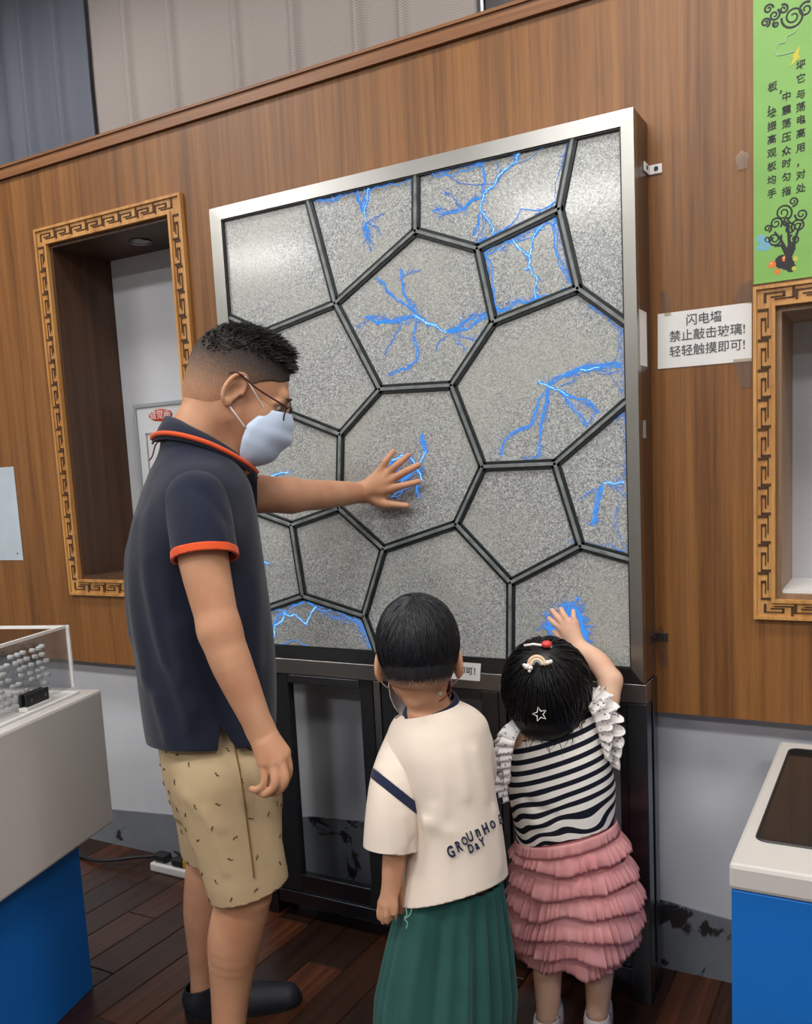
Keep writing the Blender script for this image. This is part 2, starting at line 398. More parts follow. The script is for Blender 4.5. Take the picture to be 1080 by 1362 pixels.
# upper back wall, ceiling and the rest of the room
B().box(-8, 4, 3.25, 3.35, 0, CEIL).make('wall_far', noisy('far_wall_paint', srgb(200, 198, 200), .8, .04, 3, 0), kind='structure')
B().box(-8, 4, -6, 3.35, CEIL+.002, CEIL+.1).make('ceiling', M['ceiling'], kind='structure')
B().box(-8.1, -8, -6, 3.35, 0, CEIL).make('wall_left', M['room'], kind='structure')
B().box(4, 4.1, -6, 3.35, 0, CEIL).make('wall_right', M['room'], kind='structure')
B().box(-8.1, 4.1, -6.1, -6, 0, CEIL).make('wall_front', M['room'], kind='structure')
for i, (x, y, p, where) in enumerate(LAMPS):
    t = thing('ceiling_light', 'white-framed ceiling lamp '+where, 'lamp', (x, y, CEIL), 'ceiling lamps of the hall')
    B().box(x-.62, x+.62, y-.32, y-.26, CEIL-.04, CEIL+.001).box(x-.62, x+.62, y+.26, y+.32, CEIL-.04, CEIL+.001).box(x-.62, x-.56, y-.26, y+.26, CEIL-.04, CEIL+.001).box(x+.56, x+.62, y-.26, y+.26, CEIL-.04, CEIL+.001).make('lamp_frame', M['white'], t, (x, y, CEIL))
    B().box(x-.555, x+.555, y-.255, y+.255, CEIL-.02, CEIL-.005).make('diffuser', M['diffuser'], t, (x, y, CEIL))

# drapes hanging above the wood wall
def drape(name, label, x0, x1, y, z0, z1, col, amp, waves, seed):
    rnd = random.Random(seed); n = int((x1-x0)*90); ks = [(rnd.uniform(.6, 1.4)*waves, rnd.uniform(0, 6.3), rnd.uniform(.3, 1)) for _ in range(4)]
    v = []; f = []
    for i in range(n+1):
        x = x0+(x1-x0)*i/n; s = sum(a*math.sin(k*x+p) for k, p, a in ks)/2.2
        s = math.copysign(abs(s)**.7, s)
        sharp = sum(math.exp(-((x-c)/.018)**2) for c in fold_lines if x0 < c < x1)
        for j, z in enumerate((z0, (z0+z1)/2, z1)): v.append((x+.006*math.sin(5*z+x), y+amp*s*(1-.15*j)-.03*sharp, z))
    for i in range(n):
        for j in range(2): f.append((3*i+j, 3*i+3+j, 3*i+4+j, 3*i+1+j))
    m = base_mat(name+'_fabric', col, .75, 0, .3)
    N, L = nt(m); v_ = coords(m); sp = N.new('ShaderNodeSeparateXYZ'); L.new(v_, sp.inputs[0])
    zig = mth(m, 'PINGPONG', mth(m, 'MULTIPLY', sp.outputs[0], 95), 1.0)
    wv = mth(m, 'FRACT', mth(m, 'ADD', mth(m, 'MULTIPLY', sp.outputs[2], 120), mth(m, 'MULTIPLY', zig, 1.3)))
    h = mth(m, 'GREATER_THAN', wv, .5)
    setcol(m, mixc(m, h, tuple(c*.8 for c in col), tuple(c*1.2 for c in col))); bump(m, h, .3, .001)
    o = obj(name, v, f, m, smooth=True); so = o.modifiers.new('thickness', 'SOLIDIFY'); so.thickness = .003
    return tag(o, label, 'curtain')
fold_lines = [-2.42, -2.13, -1.87, -1.62, -1.45, -2.65]
drape('drape', 'pale grey herringbone drape with long folds hanging above the wood wall', -2.86, -1.19, 2.72, 2.4, 3.55, srgb(182, 173, 169), .022, 17, 3)
fold_lines = [-3.02, -3.2]
drape('drape', 'dark blue-grey drape at the far end, beside the herringbone drape', -3.75, -2.86, 2.70, 2.4, 3.55, srgb(118, 124, 138), .03, 21, 5)
t = B().tube([(-1.17, 2.72, 2.4), (-1.17, 2.72, 3.55)], .012, 8).make('curtain_post', M['steel_dark_v']); tag(t, 'thin dark upright post at the end of the herringbone drape', 'post')

# ================================================================== THE LIGHTNING WALL
def pp(x, y): return np.array(at(x, y, Y=YP+.012))[[0, 2]]
X0, X1, Z0, Z1 = -1.832, -.560, .857, 2.213          # outer frame
gx0, gx1, gz0, gz1 = X0+.042, X1-.03, Z0+.036, Z1-.036
base = ((X0+X1)/2, YP, Z0)
lw = thing('lightning_wall', 'big steel-framed lightning display of grey crackled glass cells split by black bars', 'display', base)
b = B().prism([(X0, YP, Z1), (X1, YP, Z1), (gx1, YP, gz1), (gx0, YP, gz1)], (0, .03, 0)); b.make('frame_rail', M['steel'], lw, base)
b = B().prism([(X0, YP, Z0), (gx0, YP, gz0), (gx1, YP, gz0), (X1, YP, Z0)], (0, .03, 0)); b.make('frame_rail', M['steel_dark'], lw, base)  # same steel as the other rails, darkened for what it mirrors
b = B().prism([(X0, YP, Z0), (X0, YP, Z1), (gx0, YP, gz1), (gx0, YP, gz0)], (0, .03, 0)); b.make('frame_rail', M['steel_v'], lw, base)
b = B().prism([(X1, YP, Z1), (X1, YP, Z0), (gx1, YP, gz0), (gx1, YP, gz1)], (0, .03, 0)); b.make('frame_rail', M['steel_v'], lw, base)
sidem = wood('box_side_brown', srgb(70, 48, 34), srgb(92, 66, 48), srgb(104, 78, 60), gx=30, rough=.3)
B().box(X1-.004, X1, YP+.0302, YW-.003, Z0, Z1).make('side_panel', sidem, lw, base)
B().box(X0, X0+.004, YP+.0302, YW-.003, Z0, Z1).make('side_panel', sidem, lw, base)
B().box(X0+.0045, X1-.0045, YP+.0302, YW-.003, Z1-.004, Z1).make('top_panel', M['steel'], lw, base)
B().box(X0+.0045, X1-.0045, YP+.026, YP+.034, Z0+.002, Z1-.006).make('back_panel', M['black'], lw, base)
# edging strip between frame and glass
g = .004; b = B()
b.box(gx0, gx0+g, YP+.004, YP+.02, gz0, gz1).box(gx1-g, gx1, YP+.004, YP+.02, gz0, gz1).box(gx0+g, gx1-g, YP+.004, YP+.02, gz1-g, gz1).box(gx0+g, gx1-g, YP+.004, YP+.02, gz0, gz0+g)
b.make('edging', M['black'], lw, base)
NODE = {1: (447, 403.8), 2: (553.6, 307.8), 4: (636, 331), 5: (744.4, 278.6), 7: (769.4, 384), 9: (657, 428.6), 11: (350.8, 443), 12: (453.6, 577.8), 13: (386, 551),
        14: (506.4, 518), 15: (601.4, 512.5), 16: (643, 620.8), 17: (738.9, 616.7), 19: (772.8, 726), 21: (679.7, 774.7), 22: (607.5, 697), 23: (451.6, 676),
        24: (388.9, 698.3), 25: (511, 730), 27: (404, 792.8), 29: (484.7, 819),
        0: (410.6, 264.7), 3: (553.6, 231.4), 6: (762.5, 180), 8: (827, 430), 10: (302, 423.6), 18: (829, 534.7), 20: (832.5, 744), 30: (679, 873), 31: (502, 864), 26: (322, 675), 28: (340, 816)}
EDGE = [(0, 1), (1, 2), (2, 3), (2, 4), (4, 5), (5, 6), (5, 7), (4, 9), (9, 7), (7, 8), (10, 11), (11, 1), (11, 13), (13, 12), (1, 14), (12, 14), (14, 15), (15, 9), (15, 16), (16, 17),
        (17, 18), (17, 19), (19, 20), (19, 21), (21, 30), (16, 22), (22, 21), (12, 23), (23, 24), (23, 25), (25, 22), (24, 26), (24, 27), (27, 28), (27, 29), (25, 29), (29, 31)]
NP = {k: pp(*v) for k, v in NODE.items()}
for k in (0, 3, 6): NP[k][1] = gz1
for k in (8, 18, 20): NP[k][0] = gx1
for k in (10, 26, 28): NP[k][0] = gx0
for k in (30, 31): NP[k][1] = gz0
# boundary nodes joined round the rim, then the cells found by walking the graph
rim = [(gx0, gz1), 0, 3, 6, (gx1, gz1), 8, 18, 20, (gx1, gz0), 30, 31, (gx0, gz0), 28, 26, 10]
c = 100
ring = []
for r in rim:
    if isinstance(r, tuple): NP[c] = np.array(r); ring.append(c); c += 1
    else: ring.append(r)
E2 = EDGE+[(ring[i], ring[(i+1) % len(ring)]) for i in range(len(ring))]
adj = {}
for a, b_ in E2: adj.setdefault(a, []).append(b_); adj.setdefault(b_, []).append(a)
for a in adj: adj[a].sort(key=lambda q: math.atan2(*(NP[q]-NP[a])[::-1]))
seen = set(); CELLS = []
for a in adj:
    for b_ in adj[a]:
        if (a, b_) in seen: continue
        face = []; u, v = a, b_
        while (u, v) not in seen:
            seen.add((u, v)); face.append(u); l = adj[v]; u, v = v, l[(l.index(u)-1) % len(l)]
        P = np.array([NP[q] for q in face]); ar = .5*np.sum(P[:, 0]*np.roll(P[:, 1], -1)-P[:, 1]*np.roll(P[:, 0], -1))
        if ar > 0: CELLS.append(face)
def inset(poly, d):
    P = [np.array(p) for p in poly]; n = len(P); out = []
    for i in range(n):
        a, p, c = P[i-1], P[i], P[(i+1) % n]; e1 = (p-a)/np.linalg.norm(p-a); e2 = (c-p)/np.linalg.norm(c-p)
        n1 = np.array([-e1[1], e1[0]]); n2 = np.array([-e2[1], e2[0]]); bi = n1+n2; bi /= np.linalg.norm(bi); out.append(p+bi*min(d/max(.3, bi@n1), 3*d))
    return out
for face in CELLS:
    poly = inset([NP[q] for q in face], .003)
    b = B().prism([(p[0], YP+.012, p[1]) for p in poly], (0, .009, 0))
    b.make('glass_pane', M['pane'], lw, base)
for a, b_ in EDGE:
    A, C = NP[a], NP[b_]; e = (C-A)/np.linalg.norm(C-A); n = np.array([-e[1], e[0]])
    if np.linalg.norm(C-A) < .01: continue
    def bar(w0, w1, y0, y1, ex):
        A2, C2 = A-e*ex*(a not in (0, 3, 6, 8, 10, 18, 20, 26, 28, 30, 31)), C+e*ex*(b_ not in (0, 3, 6, 8, 10, 18, 20, 26, 28, 30, 31))
        q = []
        for (wd, y) in ((w0, y0), (w1, y1)):
            q += [(A2[0]+n[0]*wd, y, A2[1]+n[1]*wd), (C2[0]+n[0]*wd, y, C2[1]+n[1]*wd), (C2[0]-n[0]*wd, y, C2[1]-n[1]*wd), (A2[0]-n[0]*wd, y, A2[1]-n[1]*wd)]
        return B().add(q, [(0, 1, 2, 3), (7, 6, 5, 4), (0, 4, 5, 1), (1, 5, 6, 2), (2, 6, 7, 3), (3, 7, 4, 0)])
    o = bar(.0135, .0118, YP+.013, YP+.0065, .005).make('glazing_bar', M['silicone'], lw, base)
    bar(.0052, .0036, YP+.008, YP+.003, .002).make('bar_core', M['bar_core'], o, base)

# discharges: jagged glowing threads lying on the glass
rng = random.Random(11)
YA = YP+.0115
def jag(pts, amp=.14, lev=3):
    P = [pp(*p) for p in pts]
    for _ in range(lev):
        Q = [P[0]]
        for a, c in zip(P[:-1], P[1:]):
            d = c-a; Q += [(a+c)/2+np.array([-d[1], d[0]])*rng.uniform(-amp, amp), c]
        P = Q
    return P
def strand(bld, P, r0, r1):
    n = len(P); bld.tube([(p[0], YA, p[1]) for p in P], [r0+(r1-r0)*i/(n-1) for i in range(n)], 4)
def halo(bld, P, w_, y):
    L_ = []; n = len(P)
    for i, p in enumerate(P):
        d = P[min(i+1, n-1)]-P[max(i-1, 0)]; d = d/(np.linalg.norm(d)+1e-9); nn = np.array([-d[1], d[0]]); ww = w_*(.35+.65*math.sin(PI*(i+.6)/(n+.2)))*rng.uniform(.7, 1.2); L_.append((p+nn*ww, p-nn*ww))
    v = [(q[0], y, q[1]) for pr in L_ for q in pr]; bld.add(v, [(2*i, 2*i+1, 2*i+3, 2*i+2) for i in range(n-1)])
def arc(paths, r=.0016, mid=True, fuzz=1.0):
    """paths: list of (pixels, heat) where heat 2 is the white-cyan core, 1 blue, 0 dim"""
    hot, md, dim, hl = B(), B(), B(), B(); r = r*1.35
    for pts, heat in paths:
        P = jag(pts)
        halo(hl, P, (.003, .0048, .0045)[heat], YA+.0004-.00002*len(hl.v)/100)
        if heat == 2:
            strand(hot, P, r*.95, r*.7)
            for _ in range(2): strand(md, [p+np.array([rng.gauss(0, .0016), rng.gauss(0, .0016)]) for p in P], r*.9, r*.6)
        elif heat == 1:
            for _ in range(2): strand(md, jag(pts, .17), r*.62, r*.4)
        else:
            strand(dim, jag(pts, .2), r*.5, r*.3)
        L = sum(np.linalg.norm(a-c) for a, c in zip(P[:-1], P[1:]))
        for _ in range(int(L*90*fuzz*(1.3 if heat else .7))):      # hair-fine side streamers
            i = rng.randrange(len(P)-1); p = P[i]; d = P[i+1]-P[i]; an = math.atan2(d[1], d[0])+rng.choice((-1, 1))*rng.uniform(.25, .9); ln = rng.uniform(.006, .026)
            q = [p]
            for _k in range(4):
                an += rng.gauss(0, .35); q.append(q[-1]+ln/4*np.array([math.cos(an), math.sin(an)]))
            strand(dim, q, r*.42, r*.12)
    for bl, mt, nm in ((hot, M['arc_hot'], 'plasma_core'), (md, M['arc_mid'], 'plasma_arc'), (dim, M['arc_dim'], 'plasma_streamers'), (hl, M['arc_halo'], 'plasma_glow')):
        if bl.v:
            o = bl.make(nm, mt, lw, base)
            if nm in ('plasma_streamers', 'plasma_glow'): o['kind'] = 'stuff'
def px(pts, ox, oy, s=3.6): return [(ox+a/s, oy+b/s) for a, b in pts]
A_ = lambda *p: px(p, 280, 130); Bx = lambda *p: px(p, 550, 130); C_ = lambda *p: px(p, 280, 400); D_ = lambda *p: px(p, 550, 400); E_ = lambda *p: px(p, 300, 640); H_ = lambda *p: px(p, 440, 570, 6); G_ = lambda *p: px(p, 680, 760, 6)
arc([(A_((755, 430), (752, 490), (735, 545), (740, 592)), 2), (A_((700, 435), (712, 500), (733, 545)), 1), (A_((735, 470), (740, 540)), 1), (A_((742, 595), (760, 640), (770, 700)), 1), (A_((742, 600), (748, 650), (750, 680)), 1), (A_((745, 600), (800, 570), (830, 560)), 0), (A_((745, 600), (800, 620), (820, 660)), 0), (A_((740, 600), (735, 640), (750, 690)), 0), (A_((760, 700), (765, 740)), 0), (A_((660, 440), (690, 460), (712, 490)), 0), (A_((500, 490), (690, 440), (960, 372)), 1), (A_((492, 492), (500, 560), (510, 600)), 0), (A_((960, 376), (962, 440)), 0)], fuzz=1.6)
arc([(Bx((510, 260), (490, 310), (430, 350), (390, 420), (335, 460), (320, 530), (345, 570), (370, 600), (385, 655)), 2), (Bx((335, 310), (340, 390), (335, 460)), 1), (Bx((325, 475), (240, 530), (180, 550), (90, 540)), 1), (Bx((240, 530), (190, 480), (150, 455)), 0), (Bx((320, 480), (270, 500), (240, 530)), 1), (Bx((320, 540), (310, 600), (290, 660)), 1), (Bx((330, 560), (340, 610), (300, 690)), 0), (Bx((180, 550), (120, 570)), 0), (Bx((400, 310), (405, 340)), 0), (Bx((420, 340), (405, 400)), 0),
     (Bx((45, 355), (330, 300), (500, 250), (735, 190)), 1), (Bx((60, 362), (730, 196)), 0), (Bx((735, 190), (712, 330), (680, 490)), 0), (Bx((680, 495), (385, 655), (310, 700)), 1), (Bx((300, 300), (335, 330)), 0), (Bx((480, 262), (500, 300)), 1)], fuzz=1.4)
arc([(Bx((480, 680), (530, 740), (557, 760), (560, 815), (590, 860), (585, 960)), 2), (Bx((557, 760), (570, 690), (590, 645), (620, 610)), 2), (Bx((580, 622), (582, 655)), 1), (Bx((560, 815), (530, 822)), 2), (Bx((588, 940), (602, 960)), 1), (Bx((586, 945), (572, 968)), 1),
     (Bx((333, 752), (470, 685), (680, 575)), 1), (Bx((335, 756), (400, 1010), (412, 1028)), 1), (Bx((340, 756), (406, 1020)), 1), (Bx((412, 1026), (590, 960), (760, 900)), 1), (Bx((680, 578), (760, 895)), 1), (Bx((676, 585), (755, 890)), 0), (Bx((620, 600), (680, 620)), 0)], fuzz=.8)
arc([(A_((790, 860), (850, 930), (930, 990), (985, 1035)), 1), (A_((915, 820), (920, 890), (940, 960), (985, 1030)), 1), (C_((740, 80), (870, 95), (930, 90), (985, 70)), 1), (C_((740, 75), (870, 105), (985, 72)), 1), (C_((985, 70), (1030, 110), (1080, 122)), 2), (D_((0, 70), (60, 105), (110, 120), (160, 150)), 2), (D_((160, 150), (210, 130), (250, 95), (360, 68)), 1), (D_((160, 150), (230, 140), (290, 110), (350, 75)), 1), (D_((200, 130), (270, 70), (350, 60)), 0), (D_((160, 152), (240, 175), (300, 190), (330, 150)), 0), (D_((190, 165), (230, 210), (245, 240)), 0), (D_((110, 240), (120, 200), (160, 170)), 0),
     (C_((990, 80), (970, 170), (995, 230), (985, 290), (940, 330), (850, 355)), 1), (C_((915, 105), (880, 180), (850, 220), (840, 260)), 0), (A_((930, 855), (1010, 820)), 0), (C_((700, 120), (760, 95)), 0), (D_((0, 0), (20, 50)), 0)], fuzz=1.2)
arc([(D_((600, 385), (640, 402), (690, 425), (740, 455)), 2), (D_((640, 400), (720, 360), (800, 330), (880, 322), (1000, 316)), 1), (D_((720, 355), (800, 322), (930, 300), (1000, 305)), 1), (D_((720, 362), (860, 325), (995, 335)), 0), (D_((800, 330), (890, 320)), 2), (D_((700, 430), (740, 480), (790, 540), (830, 600)), 1), (D_((700, 435), (780, 470), (860, 500), (890, 540)), 1), (D_((820, 480), (870, 520), (830, 590)), 0), (D_((635, 420), (640, 480), (615, 560), (605, 660), (600, 750)), 1), (D_((640, 430), (650, 480), (625, 580)), 0), (D_((625, 440), (590, 520), (560, 600), (480, 630), (430, 680), (415, 745)), 1), (D_((570, 590), (500, 615)), 0), (D_((700, 408), (760, 390), (790, 350)), 0), (D_((520, 750), (610, 740)), 0), (D_((840, 20), (1000, 140), (1000, 460)), 0)], fuzz=1.3)
arc([(D_((1010, 872), (960, 876), (910, 870)), 2), (D_((910, 872), (885, 920), (870, 990), (858, 1075)), 1), (D_((905, 880), (880, 980), (862, 1070)), 1), (D_((900, 890), (840, 920), (790, 955)), 0), (D_((930, 880), (1005, 912)), 0), (D_((830, 1060), (860, 1075)), 0), (D_((960, 575), (1005, 540), (1008, 860)), 0), (D_((1010, 920), (1012, 1200)), 0), (D_((1012, 1200), (880, 1170), (750, 1155)), 0)], fuzz=1.2)
arc([(H_((490, 250), (560, 215), (640, 230), (670, 280), (690, 320)), 2), (H_((690, 320), (715, 360), (725, 410), (690, 450)), 2), (H_((715, 265), (745, 210), (763, 180)), 2), (H_((763, 185), (740, 130), (715, 50)), 1), (H_((760, 190), (730, 120), (735, 50)), 1), (H_((725, 60), (745, 140)), 1), (H_((700, 300), (716, 262)), 2), (H_((690, 450), (685, 500), (700, 545)), 1), (H_((560, 430), (620, 380), (690, 340)), 1), (H_((470, 290), (500, 245)), 1), (H_((690, 290), (730, 310)), 1), (H_((480, 540), (600, 480), (680, 455)), 0), (H_((500, 360), (560, 300)), 0), (H_((540, 420), (640, 360)), 1)], fuzz=2.2)
arc([(C_((215, 862), (290, 838), (330, 828), (375, 820)), 2), (E_((150, 382), (175, 385), (208, 396)), 2), (C_((80, 110), (86, 190)), 1), (C_((136, 760), (146, 830)), 1), (C_((90, 120), (92, 185)), 0)], fuzz=.8)
arc([(E_((285, 632), (340, 640), (390, 685), (405, 650), (435, 602)), 2), (E_((285, 622), (260, 675), (235, 690), (222, 780)), 2), (E_((290, 615), (250, 640), (224, 700)), 1), (E_((215, 783), (390, 787)), 1), (E_((215, 624), (380, 577)), 1), (E_((392, 580), (640, 672), (695, 800)), 1), (E_((395, 584), (636, 676), (690, 795)), 0)], fuzz=.7)
hp = []
for i in range(64):
    a = rng.uniform(0, 2*PI); r0, r1 = rng.uniform(60, 130), rng.uniform(140, 250); c0, c1 = 455, 470
    if -.4 < a < 1.0 and rng.random() < .55: continue
    hp.append((G_((c0+r0*math.cos(a)*.7, c1-r0*math.sin(a)), (c0+(r0+r1)/2*math.cos(a+.1)*.75, c1-(r0+r1)/2*math.sin(a+.1)), (c0+r1*math.cos(a)*.8, c1-r1*math.sin(a))), rng.choice((0, 0, 1))))
for q in range(4): hp.append((G_((480, 290), (530, 310), (560, 400+q*8), (600, 540)), 1))
hp += [(G_((340, 490), (430, 580), (520, 700)), 1), (G_((390, 570), (460, 640), (540, 720)), 1), (G_((270, 320), (300, 420), (360, 500)), 1), (G_((430, 270), (500, 260), (540, 200)), 1), (G_((200, 470), (260, 440), (330, 460)), 0)]
arc(hp, r=.0017, fuzz=2.4)
# its steel stand with three glazed bays
sb = (-1.18, YP, 0)
st = thing('steel_stand', 'dark steel stand with three glazed bays carrying the lightning display', 'stand', sb)
S, SV = M['steel_dark'], M['steel_dark_v']
def sbox(nm, *a, m=None): return B().bbox(*a, b=.0025).make(nm, m or S, st, sb)
SX0, SX1 = -1.805, -.553
sbox('top_rail', SX0, SX1, YP+.001, YP+.045, .806, .8555, m=steel_mat('worn_steel', (.34, .335, .33), .32))
sbox('lower_rail', SX0+.045, SX1-.05, YP+.004, YP+.044, .045, .088)
for (x0, x1) in ((SX0, SX0+.042), (-.604, SX1)): sbox('leg', x0, x1, YP, YP+.045, 0, .8055, m=SV)
for (x0, x1) in ((SX0, SX0+.042), (-.598, SX1)):
    sbox('leg', x0, x1, YW-.062, YW-.02, 0, .8555, m=SV)
    sbox('side_rail', x0, x1, YP+.0455, YW-.0625, .045, .088); sbox('side_rail', x0, x1, YP+.0455, YW-.0625, .80, .8555)
sbox('back_rail', SX0+.045, SX1-.05, YW-.06, YW-.022, .045, .085)
for x0 in (-1.356, -.957): sbox('mullion', x0, x0+.022, YP+.006, YP+.044, .0885, .8055, m=M['steel_v'] if x0 < -1.3 else SV)
for (x0, x1, sl, sr) in ((-1.762, -1.362, .092, .044), (-1.331, -.960, .062, .05), (-.932, -.607, .05, .02)):
    y0, y1 = YP+.010, YP+.040
    d = B().bbox(x0, x0+sl, y0, y1, .09, .803, b=.002).make('door', M['black'] if x0 < -1 else SV, st, sb)
    B().bbox(x1-sr, x1, y0, y1, .09, .803, b=.002).make('stile', M['black'] if x0 < -1.5 else SV, d)
    d.children[0].data.transform(Matrix.Translation(-Vector(sb)))
    for (a, c) in ((.09, .148), (.776, .803)):
        q = B().bbox(x0+sl+.0005, x1-sr-.0005, y0, y1, a, c, b=.002).make('door_rail', S, d); q.data.transform(Matrix.Translation(-Vector(sb)))
    q = B().box(x0+sl, x1-sr, y0+.012, y0+.016, .148, .776).make('door_glass', M['glass'], d); q.data.transform(Matrix.Translation(-Vector(sb)))
q = B().box(-.95, -.70, YP-.0012, YP+.0006, .815, .828).make('name_plate', M['steel'], st, sb)
# fixing brackets
def bracket(label, z, xw, mt):
    b0 = (X1, YP+.1, z); t = thing('fixing_bracket', label, 'bracket', b0)
    B().bbox(X1+.0005, X1+.0035, YW-.045, YW-.0025, z-.011, z+.011, b=.0008).make('side_plate', mt, t, b0)
    B().bbox(X1+.004, X1+.004+xw, YW-.0035, YW-.0005, z-.011, z+.011, b=.0008).make('wall_plate', mt, t, b0)
    for p, ax in (((X1+.0038, YW-.024, z+.001), 0), ((X1+.004+xw*.55, YW-.004, z+.001), 1)):
        e = np.zeros(3); e[ax] = -.0015 if ax == 1 else .0015
        B().tube([np.array(p)-e, np.array(p)+e], .005, 10).make('screw', M['black'], t, b0)
bracket('small white angle bracket fixing the top of the display to the wood wall', 2.105, .03, M['white'])
bracket('small angle bracket under clear tape by the lower corner of the display', .953, .028, M['steel_dark'])

# papers on and around the display
for lab, quad in (('strip of clear tape over the lower bracket, on the wood wall', [(868, 838), (880, 832), (887, 850), (889, 886), (879, 888), (872, 860)]), ('scrap of clear tape on the wood wall beside the green poster', [(978, 210), (986, 200), (996, 204), (994, 224), (981, 226)])):
    P_ = [at(a, b_, Y=YW-.0045) for a, b_ in quad]; c_ = sum(P_)/len(P_); q = B().prism(P_[::-1], (0, -.0004, 0)).make('clear_tape', M['tape'], None, c_); q.location = tuple(c_); tag(q, lab, 'tape')
def sheet(name, label, c4, off, mat, group=None):
    P = [np.asarray(p, float)+np.array([0, -off, 0]) for p in c4]; c = sum(P)/4
    o = B().prism([p for p in P][::-1], (0, -.0006, 0)).make(name, mat, None, c); o.location = tuple(c); tag(o, label, 'sign', group); return o, c
c4 = [at(875, 418, Y=YW), at(1000, 402, Y=YW), at(1000, 480, Y=YW), at(875, 491, Y=YW)]
o, c = sheet('paper_notice', 'white paper notice taped to the wood wall with three lines of black Chinese text', c4, .0012, M['paper'])
rt, upv = c4[1]-c4[0], np.array([0, 0, 1.0])
for s, x, y in (('闪电墙', 936, 424), ('禁止敲击玻璃!', 940, 443.5), ('轻轻触摸即可!', 940, 464)):
    q = at(x, y, Y=YW-.0022); text('lettering', s, .0285, M['ink_grey'], q, rt, upv, o, c, bold=.008)
for pts in ([(878, 388), (888, 386), (893, 420), (884, 421)], [(984, 378), (1000, 372), (1002, 404), (975, 402)], [(975, 478), (1000, 476), (999, 515), (985, 516)]):
    q = B().prism([at(a, b_, Y=YW-.0022) for a, b_ in pts][::-1], (0, -.0003, 0)).make('tape', M['tape'], o, c)
c4 = [at(507, 873, Y=YP), at(640, 882.5, Y=YP), at(638.5, 906, Y=YP), at(508, 894, Y=YP)]
o, c = sheet('paper_label', 'white strip label on the steel rail behind the boy, black Chinese text', c4, .0012, M['paper'])
text('lettering', '禁止敲击玻璃！轻轻触摸即可！', .0225, M['ink'], (c[0], YP-.0022, c[2]), c4[1]-c4[0], np.array([0, 0, 1.0]), o, c, bold=.012)
o = B().box(X1+.0004, X1+.0012, YP+.02, YP+.085, 1.635, 1.765).make('side_sticker', M['paper']); tag(o, 'blank white sticker on the side of the display, next to the paper notice', 'sticker')
o = B().box(X1+.0004, X1+.0014, YP+.035, YP+.062, 1.462, 1.505).make('side_socket', M['board_grey']); tag(o, 'tiny grey plate low on the side of the display below the white sticker', 'plate')
q = [at(262, 500, Y=YW), at(272, 500, Y=YW), at(272, 548, Y=YW), at(262, 548, Y=YW)]
o, c = sheet('paper_slip', 'white paper slip on the wood wall behind the head of the man', q, .001, M['paper'])

# green poster with upright writing and a curly tree
PX0, PX1, PZ0, PZ1 = -.318, .16, 1.8035, 2.47
pb = (PX0, YW, PZ0)
pm_ = noisy('poster_green', srgb(128, 178, 92), .4, .1, 6, .03)
po = B().box(PX0, PX1, YW-.003, YW-.0005, PZ0, PZ1).make('poster', pm_, None, pb); po.location = pb
tag(po, 'green poster with upright Chinese text and a black curly tree above the carved niche', 'poster')
rt, upv = np.array([1.0, 0, 0]), np.array([0, 0, 1.0])
def col_text(s, px0, ys, size=.0205):
    for ch, y in zip(s, ys): text('lettering', ch, size, M['ink'], at(px0, y, Y=YW-.0035), rt+np.array([0, 0, .10]), upv, po, pb, shear=.12, bold=.013)
col_text('板', 1027.5, [116]); col_text('，', 1042, [118])
col_text('，块振高观板均手', 1026.5, [139, 150.5, 168.5, 186, 204, 222, 240, 258])
col_text('中震荡压众时匀指', 1046, [129, 147, 165, 183, 201.5, 218, 236, 255])
col_text('坪它与荡电高用，对处', 1065, [87, 105, 126, 143, 160, 178, 197, 216, 233, 251])
def swirl(c, r, turns, a0, sgn, wd, b):
    P = []; n = int(16*turns)+2
    for i in range(n+1):
        t = i/n; a = a0+sgn*turns*2*PI*t; rr = r*(1-.82*t); P.append((c[0]+rr*math.cos(a), YW-.0036, c[1]+rr*math.sin(a)))
    b.tube(P, [wd*(1-.35*i/n) for i in range(n+1)], 4)
tb = B(); uu = lambda x, y: at(x, y, Y=YW-.0036)[[0, 2]]; S1 = .00175
for (x, y, r, tn, a0, sg) in ((1042, 283, 11, 1.8, 5.2, 1), (1055, 268, 6, 1.5, 4.5, 1), (1032, 297, 8, 1.6, 5.5, 1), (1021, 304, 5, 1.4, 5, 1), (1030, 318, 9, 1.8, .5, -1), (1021, 318, 5, 1.3, .6, -1), (1047, 296, 6, 1.4, 1, 1), (1050, 304, 8, 1.5, 2.5, -1), (1062, 300, 9, 1.7, 4, -1), (1057, 318, 7, 1.5, 2, 1), (1066, 285, 8, 1.6, 3, 1)):
    swirl(uu(x, y), r*S1, tn, a0, sg, .0022, tb)
for pts in ([(1046, 352), (1047, 335), (1038, 318), (1030, 308)], [(1047, 340), (1050, 325), (1048, 300), (1043, 294)], [(1049, 345), (1054, 328), (1060, 310), (1066, 296)], [(1047, 338), (1040, 326), (1030, 327)], [(1046, 350), (1056, 330), (1056, 318)]):
    tb.tube([at(a, b_, Y=YW-.0036) for a, b_ in pts], [.006, .004, .003, .002][:len(pts)], 5)
for (x, y, r) in ((1040, 348, 9), (1047, 350, 9), (1052, 356, 6)): tb.ball(at(x, y, Y=YW-.003), (r*S1, .0012, r*S1), None, 14, 6)
for (x, y, r, tn, a0, sg) in ((1018, 30, 6, 1.6, 5, 1), (1030, 20, 7, 1.5, 1, -1), (1032, 32, 4, 1.3, 2, 1), (1055, 22, 14, 1.9, 3, 1), (1042, 12, 6, 1.4, 2, -1), (1022, 12, 6, 1.4, 0, 1), (1072, 12, 9, 1.5, 1, 1)):
    swirl(uu(x, y), r*S1, tn, a0, sg, .0026, tb)
